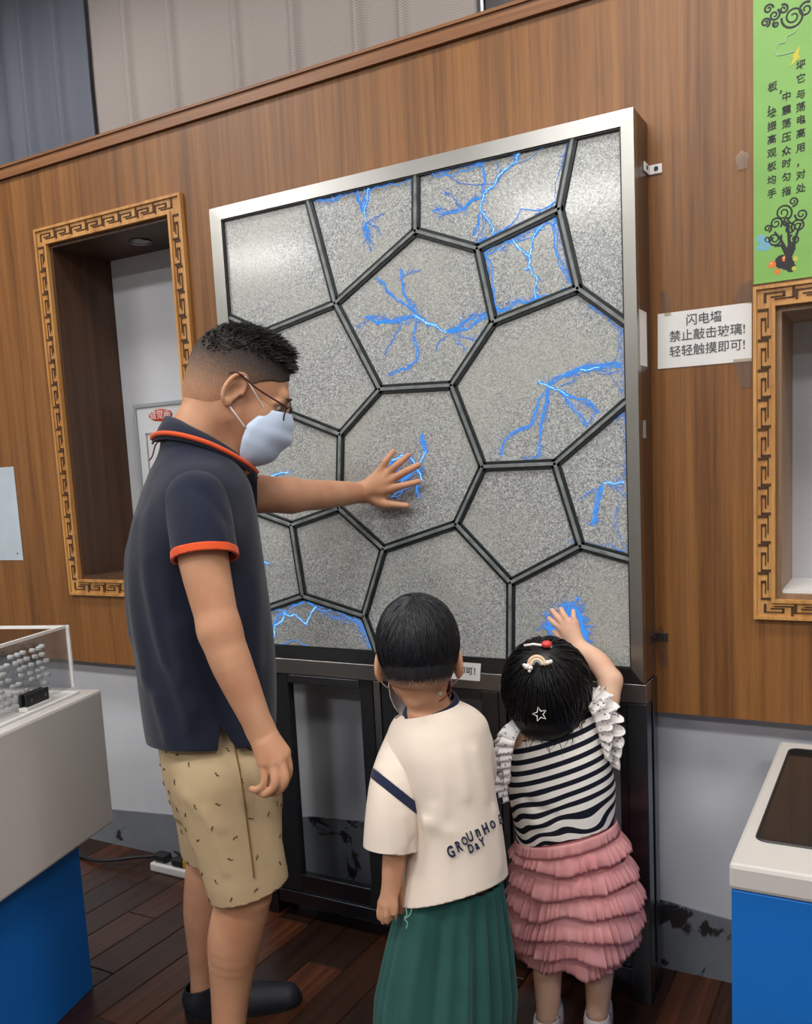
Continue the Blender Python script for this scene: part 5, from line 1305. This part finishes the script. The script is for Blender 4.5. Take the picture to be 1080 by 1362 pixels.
    rows = [(930, 556, 604, .05), (946, 540, 622, .066), (966, 524, 636, .085), (990, 521, 645, .10), (1020, 527, 653, .108), (1060, 539, 659, .112), (1100, 543, 667, .118), (1150, 537, 674, .128), (1215, 529, 680, .142), (1240, 528, 681, .144)]
    P.loft(rings(rows, None), Fb, .02, n=2.2)
    sd = nrm(at(521, 1130, d=1.86)-at(530, 1010, d=1.87)); shem = at(520.5, 1127, d=1.86)
    SL, SR = Field(), Field()
    P.chain([at(552, 972, d=1.90), at(540, 1005, d=1.885)], [.046, .048], .03)
    SL.chain([at(546, 980, d=1.90), at(530, 1030, d=1.868), at(523, 1080, d=1.855), shem+sd*.03], [.048, .054, .056, .0575], .0)
    SR.chain([at(620, 972, d=1.905), at(630, 1012, d=1.94), at(632, 1036, d=1.985)], [.048, .048, .046], 0)
    P.chain([at(618, 970, d=1.905), at(626, 990, d=1.92)], [.046, .046], .03)
    for pts, amp, wd in (([(590, 965, 1.83), (587, 1030, 1.80), (590, 1100, 1.785), (588, 1190, 1.77)], .004, .012), ([(566, 1095, 1.80), (557, 1145, 1.79), (562, 1210, 1.78)], .007, .014), ([(578, 1075, 1.80), (577, 1120, 1.785), (570, 1200, 1.775)], .005, .012), ([(548, 1120, 1.82), (545, 1190, 1.82)], -.006, .012),
                         ([(600, 1110, 1.78), (596, 1190, 1.77)], .005, .016), ([(630, 1000, 1.82), (640, 1060, 1.83)], .004, .014), ([(655, 1080, 1.85), (660, 1150, 1.85)], .006, .014), ([(508, 1060, 1.82), (505, 1110, 1.815)], .003, .010), ([(535, 1085, 1.805), (538, 1125, 1.805)], .004, .010), ([(612, 1000, 1.80), (622, 1060, 1.79)], .003, .014)):
        P.ridge([at(x, y, d=d) for x, y, d in pts], amp, wd); SL.ridge([at(x, y, d=d) for x, y, d in pts], amp*.7, wd)
    me = relax(P.mesh('raglan_tee', .0052), 2)
    h1, h2, h3 = at(530, 1206, d=1.90), at(674, 1163, d=1.90), at(560, 1214, d=1.775); hn = nrm(np.cross(h2-h1, h3-h1)); hn = hn if hn[2] < 0 else -hn
    nk = at(574, 942, d=1.90); nn = nrm(np.array([0, 0, 1.0])-Rt*.22+Fb*.1)
    cut(me, [(h1, hn, None), (nk, nn, None)])
    ba, bb_ = at(503, 1034, d=1.82), at(567, 1086, d=1.82); vdir = nrm(at(535, 1060, d=1.82)-CAM); bn = nrm(np.cross(bb_-ba, vdir)); bn = bn if bn[2] < 0 else -bn
    sl = relax(SL.mesh('sleeve', .0045), 2); cut(sl, [(shem, sd, None)])
    band = carve_off(sl, 'sleeve_band', [(ba-bn*.009, bn, None), (ba+bn*.009, bn, None)], lambda c: abs((np.array(c)-ba)@bn) < .009)
    sr = relax(SR.mesh('sleeve', .0045), 2); rr, rd = at(631, 1030, d=1.975), nrm(at(632, 1036, d=1.985)-at(630, 1012, d=1.94)); cut(sr, [(rr, rd, None)])
    m = cloth('cream_jersey', srgb(228, 214, 200), 800, .03, .9, .2)
    shirt = place('raglan_tee', me, m, root, base, .003); place('sleeve_band', band, M['navy_trim'], shirt, base, .005); place('sleeve', sl, m, shirt, base, .003); place('sleeve', sr, m, shirt, base, .003)
    # neck rib
    ctr = nk+np.array([0, 0, .006]); pts = []
    for k in range(40):
        a = 2*PI*k/40; pts.append(ctr+Rt*.053*math.cos(a)+Fb*.054*math.sin(a)+np.array([0, 0, 1.0])*(.0105*math.cos(a)+.012*math.sin(a)-.003))
    v = []; fcs = []
    for k, p in enumerate(pts):
        o_ = nrm((p-ctr)*np.array([1, 1, 0]))
        for (dr, dz) in ((-.003, .010), (.001, .011), (.008, -.002), (.014, -.014), (.010, -.016)): v.append(p+o_*dr+np.array([0, 0, dz]))
    for k in range(40):
        for j in range(4): a, c = k*5+j, ((k+1) % 40)*5+j; fcs.append((a, c, c+1, a+1))
    solid(obj('neck_rib', v, fcs, M['navy_trim'], shirt, base, smooth=True), .003)
    # printed words on the back, letter by letter on the cloth
    bpy.context.view_layer.update()
    bv = BVHTree.FromObject(shirt, bpy.context.evaluated_depsgraph_get())
    for ch, x, y, sz, tl in (('G', 600, 1133, 0.0323, .30), ('R', 610, 1126, 0.0300, .3), ('O', 617.8, 1118.5, 0.0233, .3), ('U', 625, 1113, 0.0279, .3), ('n', 634.5, 1106, 0.0323, .25), ('H', 645, 1102.5, 0.0300, .25), ('O', 654.5, 1097, 0.0233, .3), ('G', 664, 1091, 0.0300, .3), ('D', 626, 1128.5, 0.0244, .2), ('a', 633.5, 1124, 0.0267, .25), ('Y', 641, 1120, 0.0244, .3)):
        o_ = Vector(CAM)-Vector(base); d_ = Vector(at(x, y, d=1)-CAM).normalized(); h = bv.ray_cast(o_, d_)
        if not h[0]: continue
        n = np.array(h[1]); n = n if n@np.array(d_) < 0 else -n
        n = nrm(n*.75-np.array(d_)*.25); r = nrm(np.cross([0, 0, 1.0], n)+np.array([0, 0, 1.0])*tl); u_ = np.cross(n, r)
        t = text('lettering', ch, sz, M['navy_trim'], np.array(h[0])+n*.0030+np.array(base), r, u_, shirt, base, extrude=.0012, bold=.022, cond=.66)
        t.data.update()
    # teal wide trousers
    tm = cloth('teal_cotton', srgb(42, 88, 84), 700, .14, .85, .25)
    wz = at(600, 1118, d=1.9)[2]; v = []; fcs = []; n = 220; rowz = 26; rg = random.Random(8); pk = [(rg.randint(9, 34), rg.uniform(0, 6.3), rg.uniform(.4, 1)) for _ in range(5)]
    ax0 = at(602, 1165, d=1.905); ax1 = at(589, 1362, d=1.99)
    for i in range(n):
        a = 2*PI*i/n; w_ = sum(q*math.cos(k*a+p) for k, p, q in pk)/2.0
        cleft = math.exp(-((math.sin(a/2-.25*PI-.12))/.055)**2)+math.exp(-((math.sin(a/2+.25*PI+.05))/.05)**2)
        for j in range(rowz+1):
            t = j/rowz; z = wz*(1-t)+.055*t; k = (ax0[2]-z)/(ax0[2]-ax1[2]); c = ax0+(ax1-ax0)*k; c = np.array([c[0], c[1], z])
            rl_ = .098+.052*min(1, k*1.25)**.8+.010*max(0, k-1); rd_ = .085+.040*min(1, k)
            fl_ = 1+(.06+.085*min(1, t*2.2))*w_*.6-.20*cleft*min(1, t*3)
            v.append(c+Rt*rl_*math.cos(a)*fl_-Fb*rd_*math.sin(a)*fl_)
    for i in range(n):
        for j in range(rowz): a, c = i*(rowz+1)+j, ((i+1) % n)*(rowz+1)+j; fcs.append((a, a+1, c+1, c))
    tr_ = solid(obj('wide_trousers', v, fcs, tm, root, base, smooth=True), .002)
    dc = [at(560+x, 1216+y, d=1.775) for x, y in ((-20, -8), (-19, 1), (-22, 6), (-18, 12), (-20, 19))]
    B().tube(smooth_path(dc, 4), .0011, 5).tube(smooth_path([dc[0]+Rt*.012, dc[1]+Rt*.006, dc[2]], 4), .001, 5).make('loose_thread', base_mat('thread_teal', srgb(120, 160, 150), .8), tr_, base)
    # red cord with a bead
    cc = at(572, 924, d=1.895); pts = [cc+Rt*.0455*math.cos(a)+Fb*.047*math.sin(a)+np.array([0, 0, 1.0])*(.014*math.cos(a)+.010*math.sin(a)+.0) for a in np.linspace(0, 2*PI, 41)[:-1]]
    nc = B().tube(pts, .0014, 6, closed=True).make('necklace', base_mat('red_cord', srgb(140, 26, 30), .6), root, base, smooth=True)
    bp = at(585, 923, d=1.855); B().ball(bp, .0058, None, 12, 8).make('bead', base_mat('jade_bead', srgb(150, 176, 150), .25), nc, base, smooth=True)
    for fo in lg:
        b = Field(); b.chain([fo+np.array([0, 0, -.015])-Fb*.03, fo+np.array([0, 0, -.015])+Fb*.03, fo+Fb*.095+np.array([0, 0, -.02])], [.032, .034, .026], .02)
        me = b.mesh('shoe', .004); cut(me, [((0, 0, .002), (0, 0, -1), None)]); place('shoe', me, M['shoe'], root, base, .002)
build_boy()

def build_girl():
    g0 = at(752, 1150, Y=1.965); v0 = nrm((g0-CAM)*np.array([1, 1, 0])); Fb = nrm(v0+np.array([.12, .1, 0])); Rt = np.array([Fb[1], -Fb[0], 0])
    base = (float(g0[0]), float(g0[1]), 0.0)
    dg = float((g0-CAM)@FW); zg = g0[2]; D = lambda z: dg-.126*(z-zg)
    root = thing('person', 'toddler girl in striped top and pink tiered skirt reaching up to the glass', 'person', base)
    S = Field(); s = .88; ho = at(728, 930, d=D(.87)); pit = math.radians(-10); f = Fb*math.cos(pit)-np.array([0, 0, math.sin(pit)]); u = Fb*math.sin(pit)+np.array([0, 0, math.cos(pit)]); R = np.stack([f, np.cross(u, f), u], 1)
    T = add_head(S, ho, R, s, .036)
    nb = at(737, 968, d=D(.8))
    S.chain([T(-.02, 0, -.03), nb, nb-np.array([0, 0, .04])], [.045, .042, .05], .02)
    rings = lambda rows: [(at((a+b_)/2, y, d=D(at((a+b_)/2, y, d=dg)[2])), dd, (b_-a)/2/F_PX*dg) for y, a, b_, dd in rows]
    S.loft(rings([(965, 706, 788, .05), (1000, 692, 800, .062), (1060, 692, 804, .066), (1120, 700, 800, .07), (1180, 698, 816, .08), (1215, 705, 812, .08)]), Fb, .03)
    gy = YP-.010
    gw = at(769, 860, Y=gy-.018); ge = at(812, 905, d=D(.87)+.02); gs = at(792, 962, d=D(.8)-.005)
    S.chain([gs, at(807, 934, d=D(.83)), ge], [.033, .029, .0265], .018); S.chain([ge, at(795, 880, d=(D(.87)+.02)*.5+.5*float((gw-CAM)@FW)), gw], [.0265, .0265, .020], .015)
    HP = lambda x, y, o=0.0: at(x, y, Y=gy-o)
    S.cone(gw, HP(757, 842, .013), .019, .019, .010, sq=(np.array([0, 1, 0]), .62))
    for m_, t_, r in zip([(747, 836), (750.5, 830.5), (756.5, 828), (765, 829)], [(730.5, 822.5), (734.5, 812), (746, 810), (762.5, 812.5)], (.0078, .008, .0078, .0068)):
        m3, t3 = HP(*m_, .011), HP(*t_, .001); S.chain([gw, m3], [.014, .0098], .010); S.chain([m3, m3+(t3-m3)*.5+np.array([0, -.004, 0]), t3], [.0095, r*1.05, r*.85], .003)
    S.chain([gw, HP(747, 848, .008), HP(737.5, 840.5, .002)], [.014, .0098, .0075], .008)
    # left arm down at her side, bent forward
    ls, le, lw_ = at(700, 985, d=D(.8)+.01), at(688, 1040, d=D(.7)+.05), at(694, 1062, d=D(.66)+.13)
    S.chain([ls, le, lw_], [.032, .026, .02], .015); hd = nrm(lw_-le)
    for a, b_ in ((-.010, 0), (-.0035, .004), (.0035, .003), (.010, -.003)): S.chain([lw_, lw_+hd*.034+np.array([0, 0, a]), lw_+hd*(.056+b_)+np.array([0, 0, a*1.3])], [.013, .0085, .006], .006)
    S.chain([lw_, lw_+hd*.016+np.array([0, 0, .018]), lw_+hd*.034+np.array([0, 0, .026])], [.011, .008, .0065], .005)
    # legs
    feet = []
    for xs in ((737, 731, 729, 729, 728), (790, 797, 798, 796, 795)):
        zz = (.36, .25, .18, .10, .045); pts = []
        for x, z, y in zip(xs, zz, (1200, 1262, 1300, 1335, 1365)):
            p = at(x, y, d=D(z)); pts.append(np.array([p[0], p[1], z]))
        k = np.mean([p[:2] for p in pts[1:]], 0)
        S.chain(pts, [.052, .038, .0365, .031, .026], .03); feet.append(pts[-1])
    me = relax(S.mesh('body', .0036), 2); place('body', me, M['skin_girl'], root, base)
    add_eyes(T, R, s, root, base, M['eye_white'], M['eye_dark'])
    # hair
    H = Field(); hc = at(727, 913, d=D(.87)-.005)
    rad = np.array([.103, .0935, .108])
    H.ell(hc, rad, R, .01); H.ell(hc+u*.035-f*.01, (.084, .08, .079), R, .02); H.ell(hc-u*.06-f*.03, (.072, .08, .058), R, .03)
    H.ell(T(.145, 0, -.03), (.085, .13, .11), R, .01, 's')
    for k, (dx, dy) in enumerate(((-.055, .0), (.03, .05), (-.06, -.03))): pass
    me = relax(H.mesh('hair', .0045), 2); hair = place('hair', me, M['hair_girl'], root, base)
    b = B(); hair_strands(b, hc, R, rad*1.0, 2900, (-.45, .0, .9), lambda ph: 2.5+.12*math.sin(3*ph), 4, .0022, .015, .0, jit=1.3, rnd_l=.3, clear=lambda e: (e[0] > .02 and e[2] < -.01) or e[2] < -.095)
    for q in range(22):                                        # flyaway ends at the nape and sides
        a = random.Random(q).uniform(-1.3, 1.3); rr_ = random.Random(q+500)
        p = hc+R@(np.array([-math.cos(a)*.10, math.sin(a)*.098, -.05-.05*rr_.random()])); dr = nrm(np.array([0, 0, -1.0])+Rt*rr_.gauss(-math.sin(a)*.35, .3)); b.tube([p, p+dr*.025, p+dr*.045+Rt*rr_.gauss(0, .008)], [.0013, .001, .0003], 3, cap=False)
    b.make('hair_strands', M['hair_girl'], hair, base, 'stuff', True)
    bpy.context.view_layer.update(); bv = BVHTree.FromObject(hair, bpy.context.evaluated_depsgraph_get())
    def on_hair(x, y, off=.009):
        o_ = Vector(CAM)-Vector(base); d_ = Vector(at(x, y, d=1)-CAM).normalized(); h = bv.ray_cast(o_, d_)
        p = np.array(h[0])+np.array(base) if h[0] else at(x, y, d=D(.87)-.1); return p-np.array(d_)*off, -np.array(d_)
    p, n = on_hair(714, 884, .016); r = nrm(np.cross([0, 0, 1.0], n)); u_ = np.cross(n, r)
    P2 = lambda a, c: p+r*a+u_*c
    white = base_mat('clip_white', srgb(236, 232, 226), .35)
    cl = B().tube([P2(.0185*math.cos(a), .0185*math.sin(a)) for a in np.linspace(-.1, PI+.1, 16)], .0042, 6).make('rainbow_clip', base_mat('clip_peach', srgb(232, 196, 164), .35), hair, base, smooth=True)
    B().tube([P2(.0125*math.cos(a), .0125*math.sin(a)) for a in np.linspace(-.1, PI+.1, 14)], .0032, 6).make('rainbow_band', base_mat('clip_cream', srgb(240, 226, 200), .35), cl, base, smooth=True)
    B().tube([P2(.0075*math.cos(a), .0075*math.sin(a)) for a in np.linspace(-.1, PI+.1, 12)], .0026, 6).make('rainbow_band', base_mat('clip_grey', srgb(150, 156, 150), .35), cl, base, smooth=True)
    b = B()
    for a, c, q in ((-.022, -.004, .0075), (-.015, -.007, .0065), (-.028, -.001, .005), (-.017, -.014, .004)): b.ball(P2(a, c)+n*.003, (q, q, q*.9), None, 10, 7)
    b.make('cloud', white, cl, base, smooth=True)
    b = B()
    for a, c, q in ((.024, .004, .0055), (.031, .006, .005)): b.ball(P2(a, c)+n*.003, q, None, 10, 7)
    b.make('cloud', white, cl, base, smooth=True)
    p, n = on_hair(718, 950, .020); r = nrm(np.cross([0, 0, 1.0], n)); u_ = np.cross(n, r); sp = []
    for k in range(10): a = PI/2+k*PI/5+.25; q = (.0165 if k % 2 == 0 else .0072); sp.append(p+r*q*math.cos(a)+u_*q*math.sin(a))
    B().tube(sp, .0014, 5, closed=True).make('star_clip', white, hair, base)
    p, n = on_hair(727, 857, .012); r = nrm(np.cross([0, 0, 1.0], n))
    rc = B().ball(p, (.0125, .0125, .009), None, 14, 9).make('berry_clip', base_mat('clip_red', srgb(222, 66, 62), .35), hair, base, smooth=True)
    B().tube([p-r*.052-np.array([0, 0, .002]), p-r*.03+np.array([0, 0, .001]), p-r*.012-np.array([0, 0, .002]), p+r*.012-np.array([0, 0, .006])], .0032, 6).make('clip_bar', white, rc, base, smooth=True)
    # striped top
    P = Field()
    rows = [(946, 712, 776, .05), (960, 700, 793, .062), (978, 688, 802, .072), (1005, 680, 809, .082), (1050, 678, 815, .088), (1090, 684, 815, .090), (1120, 689, 811, .090), (1145, 690, 808, .09)]
    P.loft(rings(rows), Fb, .02, n=2.25)
    P.chain([at(775, 968, d=D(.8)), at(793, 957, d=D(.8)-.005)], [.045, .040], .02)
    for pts, amp, wd in (([(760, 1070, dg-.09), (720, 1078, dg-.09), (695, 1060, dg-.07)], -.005, .010), ([(790, 1040, dg-.08), (750, 1090, dg-.09), (700, 1100, dg-.08)], .005, .010), ([(800, 1060, dg-.07), (770, 1100, dg-.09), (730, 1115, dg-.09)], .005, .009), ([(688, 1075, dg-.07), (720, 1100, dg-.1)], .004, .008), ([(812, 1040, dg-.04), (800, 1085, dg-.06)], .005, .010), ([(740, 1085, dg-.1), (700, 1118, dg-.08)], -.004, .008)):
        P.ridge([at(x, y, d=d) for x, y, d in pts], amp, wd)
    me = relax(P.mesh('striped_top', .005), 2)
    h1, h2, h3 = at(689, 1122, d=dg), at(815, 1085, d=dg), at(745, 1120, d=dg-.09); hn = nrm(np.cross(h2-h1, h3-h1)); hn = hn if hn[2] < 0 else -hn
    nk = at(738, 962, d=D(.8)); nn = nrm(np.array([0, 0, 1.0])-Rt*.28-Fb*.25)
    cut(me, [(h1, hn, None), (nk, nn, lambda c: (np.array(c)-nk)@Rt < .075)])
    ad = nrm(at(800, 948, d=D(.8))-at(775, 968, d=D(.8))); ae = at(797, 953, d=D(.8)); cut(me, [(ae, ad, lambda c: np.linalg.norm(np.array(c)-ae) < .06)])
    sm = base_mat('striped_jersey', (.8, .8, .8), .9, 0, .15); N, L_ = nt(sm); tc = coords(sm)
    ups = nrm(np.array([0, 0, 1.0])-Rt*.36); dot = N.new('ShaderNodeVectorMath'); dot.operation = 'DOT_PRODUCT'; L_.new(tc, dot.inputs[0]); dot.inputs[1].default_value = tuple(ups)
    zc = dot.outputs['Value']; sepz = N.new('ShaderNodeSeparateXYZ'); L_.new(tc, sepz.inputs[0])
    zlow = float(at(750, 1100, d=dg-.09)[2]); zhi = float(at(750, 1048, d=dg-.09)[2])
    mr = N.new('ShaderNodeMapRange'); mr.inputs[1].default_value = zhi; mr.inputs[2].default_value = zlow; L_.new(sepz.outputs[2], mr.inputs[0])
    wv = mth(sm, 'MULTIPLY', mth(sm, 'SUBTRACT', noise(sm, tc, 10, .5), .5), mth(sm, 'MULTIPLY', mr.outputs[0], .085))
    per = .0245
    fr = mth(sm, 'FRACT', mth(sm, 'DIVIDE', mth(sm, 'ADD', mth(sm, 'ADD', zc, wv), 5.0), per))
    st_ = ramp(sm, fr, [(0, (0, 0, 0)), (.51, (0, 0, 0)), (.54, (1, 1, 1)), (1, (1, 1, 1))])
    setcol(sm, mixc(sm, st_, srgb(232, 228, 222), srgb(27, 28, 40))); bump(sm, noise(sm, tc, 800, 2), .2, .0006)
    top = place('striped_top', me, sm, root, base, .003)
    # white neck binding
    wc = cloth('white_cotton', srgb(232, 228, 224), 700, .03, .9, .2)
    ctr = nk; pts = [ctr+Rt*.062*math.cos(a)+Fb*.052*math.sin(a)+np.array([0, 0, 1.0])*(.017*math.cos(a)+.014*math.sin(a)-.006) for a in np.linspace(0, 2*PI, 41)[:-1]]
    B().tube(pts, .0085, 7, closed=True).make('neck_binding', wc, top, base, smooth=True)
    # eyelet sleeve frills
    em = base_mat('eyelet_cotton', srgb(234, 230, 228), .9, 0, .15); N, L_ = nt(em); vo = N.new('ShaderNodeTexVoronoi'); vo.inputs['Scale'].default_value = 95; L_.new(coords(em), vo.inputs['Vector'])
    setcol(em, ramp(em, vo.outputs['Distance'], [(.0, srgb(120, 118, 120)), (.2, srgb(130, 128, 130)), (.27, srgb(236, 232, 230)), (1, srgb(236, 232, 230))])); bump(em, vo.outputs['Distance'], .5, .002)
    def frill(path, outd, wid, waves, amp, seed):
        b = B(); top_ = smooth_path(path, 6); n = len(top_); rg = random.Random(seed); rows_ = 6; N_ = waves*10; k0 = 0
        for i in range(N_+1):
            u = i/N_; q = u*(n-1); j = min(int(q), n-2); p = top_[j]+(top_[j+1]-top_[j])*(q-j); tg = nrm(top_[j+1]-top_[j]); o = nrm(outd-tg*(outd@tg)); bn = np.cross(tg, o); env = .45+.55*math.sin(PI*min(1, u*1.0+.12))
            for r_ in range(rows_):
                w_ = r_/(rows_-1); a = math.sin(2*PI*waves*u+.6*math.sin(9*u)); b.v.append(tuple(p+o*wid*env*w_*(1+.12*math.sin(2*PI*waves*u*1.0+1.3))+bn*amp*a*w_**.8+tg*amp*.5*math.cos(2*PI*waves*u)*w_))
        for i in range(N_):
            for r_ in range(rows_-1): a = i*rows_+r_; b.f.append((a, a+rows_, a+rows_+1, a+1))
        return solid(b.make('sleeve_frill', em, top, base, smooth=True), .0012)
    d1 = D(.8)
    frill([at(775, 930, d=d1-.01), at(790, 938, d=d1-.05), at(801, 962, d=d1-.072), at(808, 992, d=d1-.066), at(811, 1018, d=d1-.035)], Rt*1.0+np.array([0, 0, .30])-Fb*.45, .050, 10, .012, 1)
    frill([at(776, 936, d=d1-.03), at(787, 950, d=d1-.066), at(797, 980, d=d1-.076), at(804, 1008, d=d1-.056)], Rt*1.0+np.array([0, 0, .05])-Fb*.7, .040, 9, .011, 2)
    frill([at(770, 934, d=d1+.04), at(790, 930, d=d1+.03), at(800, 945, d=d1+.0)], Rt*.8+np.array([0, 0, .7]), .03, 6, .010, 6)
    frill([at(697, 964, d=d1-.03), at(686, 984, d=d1-.07), at(680, 1012, d=d1-.066), at(678, 1042, d=d1-.05)], -Rt*1.0+np.array([0, 0, .1])-Fb*.45, .040, 9, .010, 3)
    frill([at(692, 975, d=d1-.0), at(681, 990, d=d1-.03), at(675, 1020, d=d1-.03), at(674, 1046, d=d1-.02)], -Rt*1.0+np.array([0, 0, .1]), .040, 8, .010, 5)
    frill([at(680, 1030, d=d1-.055), at(675, 1046, d=d1-.05), at(677, 1066, d=d1-.03)], -Rt*.9-Fb*.3, .036, 5, .009, 4)
    # tiered tulle skirt over bloomers
    tu = bpy.data.materials.new('pink_tulle'); tu.use_nodes = True; N, L_ = nt(tu); pb_ = N['Principled BSDF']; tc = coords(tu)
    n1 = noise(tu, tc, 9, 3); setcol(tu, ramp(tu, n1, [(.3, srgb(222, 156, 158)), (.7, srgb(240, 184, 184))])); pb_.inputs['Roughness'].default_value = .9; pb_.inputs['Specular IOR Level'].default_value = .1; bump(tu, noise(tu, tc, 600, 2), .25, .0008)
    tl_ = N.new('ShaderNodeBsdfTranslucent'); tl_.inputs[0].default_value = (*srgb(240, 184, 184), 1); mx = N.new('ShaderNodeMixShader'); mx.inputs[0].default_value = .3
    tp = N.new('ShaderNodeBsdfTransparent'); m2 = N.new('ShaderNodeMixShader'); m2.inputs[0].default_value = .14
    L_.new(pb_.outputs[0], mx.inputs[1]); L_.new(tl_.outputs[0], mx.inputs[2]); L_.new(mx.outputs[0], m2.inputs[1]); L_.new(tp.outputs[0], m2.inputs[2]); L_.new(m2.outputs[0], N['Material Output'].inputs[0])
    cz = lambda y: at(755, y, d=dg+.01)[2]
    K = Field(); K.loft(rings([(1088, 700, 806, .085), (1108, 696, 808, .088), (1150, 690, 824, .105), (1200, 690, 838, .115), (1245, 700, 832, .11), (1268, 712, 818, .09)]), Fb, .02)
    me = relax(K.mesh('bloomers', .006), 2); sk = place('skirt', me, cloth('pink_lining', srgb(222, 160, 162), 500), root, base)
    tiers = [(1112, 66, .096, 46, .014, .030), (1140, 72, .103, 52, .012, .034), (1168, 77, .112, 56, .012, .036), (1196, 78, .116, 58, .011, .038), (1222, 74, .112, 54, .008, .038), (1244, 62, .098, 44, .004, .036)]
    for q, (y, hw, dep, wv_, fl_, drp) in enumerate(tiers):
        cx = (757, 760, 763, 764, 763, 760)[q]; c = at(cx, y, d=D(at(755, y, d=dg)[2])); n = 72; tp_, od = [], []
        lat = hw/F_PX*dg
        for i in range(n):
            a = 2*PI*i/n; o = Rt*math.cos(a)+Fb*math.sin(a); cl_ = math.exp(-((math.sin((a+PI/2-.0)/2))/.13)**2)*(q >= 2)*(.35+.2*q/5)
            tp_.append(c+Rt*lat*math.cos(a)*(1-.0*cl_)+Fb*dep*math.sin(a)*(1-.20*cl_)+np.array([0, 0, .016*math.cos(a)*(1-q*.12)+.02*cl_])); od.append(o)
        wvn = int(wv_*.95)
        solid(ruffle(B(), tp_, od, (lambda u, d_=drp*1.38, s_=q: d_*(1+.12*math.sin(6.28*u*3+s_)+.08*math.sin(6.28*u*7+2*s_))), fl_+.012, wvn, .0062, 40+q, 8, 9).make('ruffle', tu, sk, base, smooth=True), .0009)
    solid(ruffle(B(), [at(752, 1103, d=D(.6))+Rt*.121*math.cos(a)+Fb*.096*math.sin(a)+np.array([0, 0, .030*math.cos(a)]) for a in np.linspace(0, 2*PI, 61)[:-1]], [Rt*math.cos(a)+Fb*math.sin(a) for a in np.linspace(0, 2*PI, 61)[:-1]], .028, .006, 40, .003, 77, 5, 8).make('waistband', tu, sk, base, smooth=True), .001)
    # shoes
    for fo in feet:
        E = Field(); b0 = np.array([fo[0], fo[1], .0]); E.chain([b0+np.array([0, 0, .03])-Fb*.012, b0+np.array([0, 0, .028])+Fb*.05, b0+np.array([0, 0, .022])+Fb*.095], [.032, .032, .025], .02); E.cone(b0+np.array([0, 0, .045])-Fb*.014, b0+np.array([0, 0, .055])-Fb*.012, .027, .026, .01)
        me = relax(E.mesh('shoe', .004), 2); cut(me, [((0, 0, .008), (0, 0, -1), None), (b0+np.array([0, 0, .052]), (0, 0, 1), None)])
        o = place('shoe', me, M['shoe_white'], root, base, .003)
        ol = [b0+Fb*(.042+.085*math.cos(a))+Rt*.034*math.sin(a) for a in np.linspace(0, 2*PI, 25)[:-1]]
        B().prism(ol, (0, 0, .014)).make('sole', base_mat('pale_sole', srgb(190, 180, 182), .6), o, base)
        B().tube(smooth_path([b0+np.array([0, 0, .05])-Rt*.03+Fb*.0, b0+np.array([0, 0, .04])-Rt*.012-Fb*.036, b0+np.array([0, 0, .04])+Rt*.012-Fb*.036, b0+np.array([0, 0, .05])+Rt*.03], 5), .0035, 6).make('heel_stripe', base_mat('shoe_grey', srgb(120, 112, 120), .6), o, base, smooth=True)
build_girl()
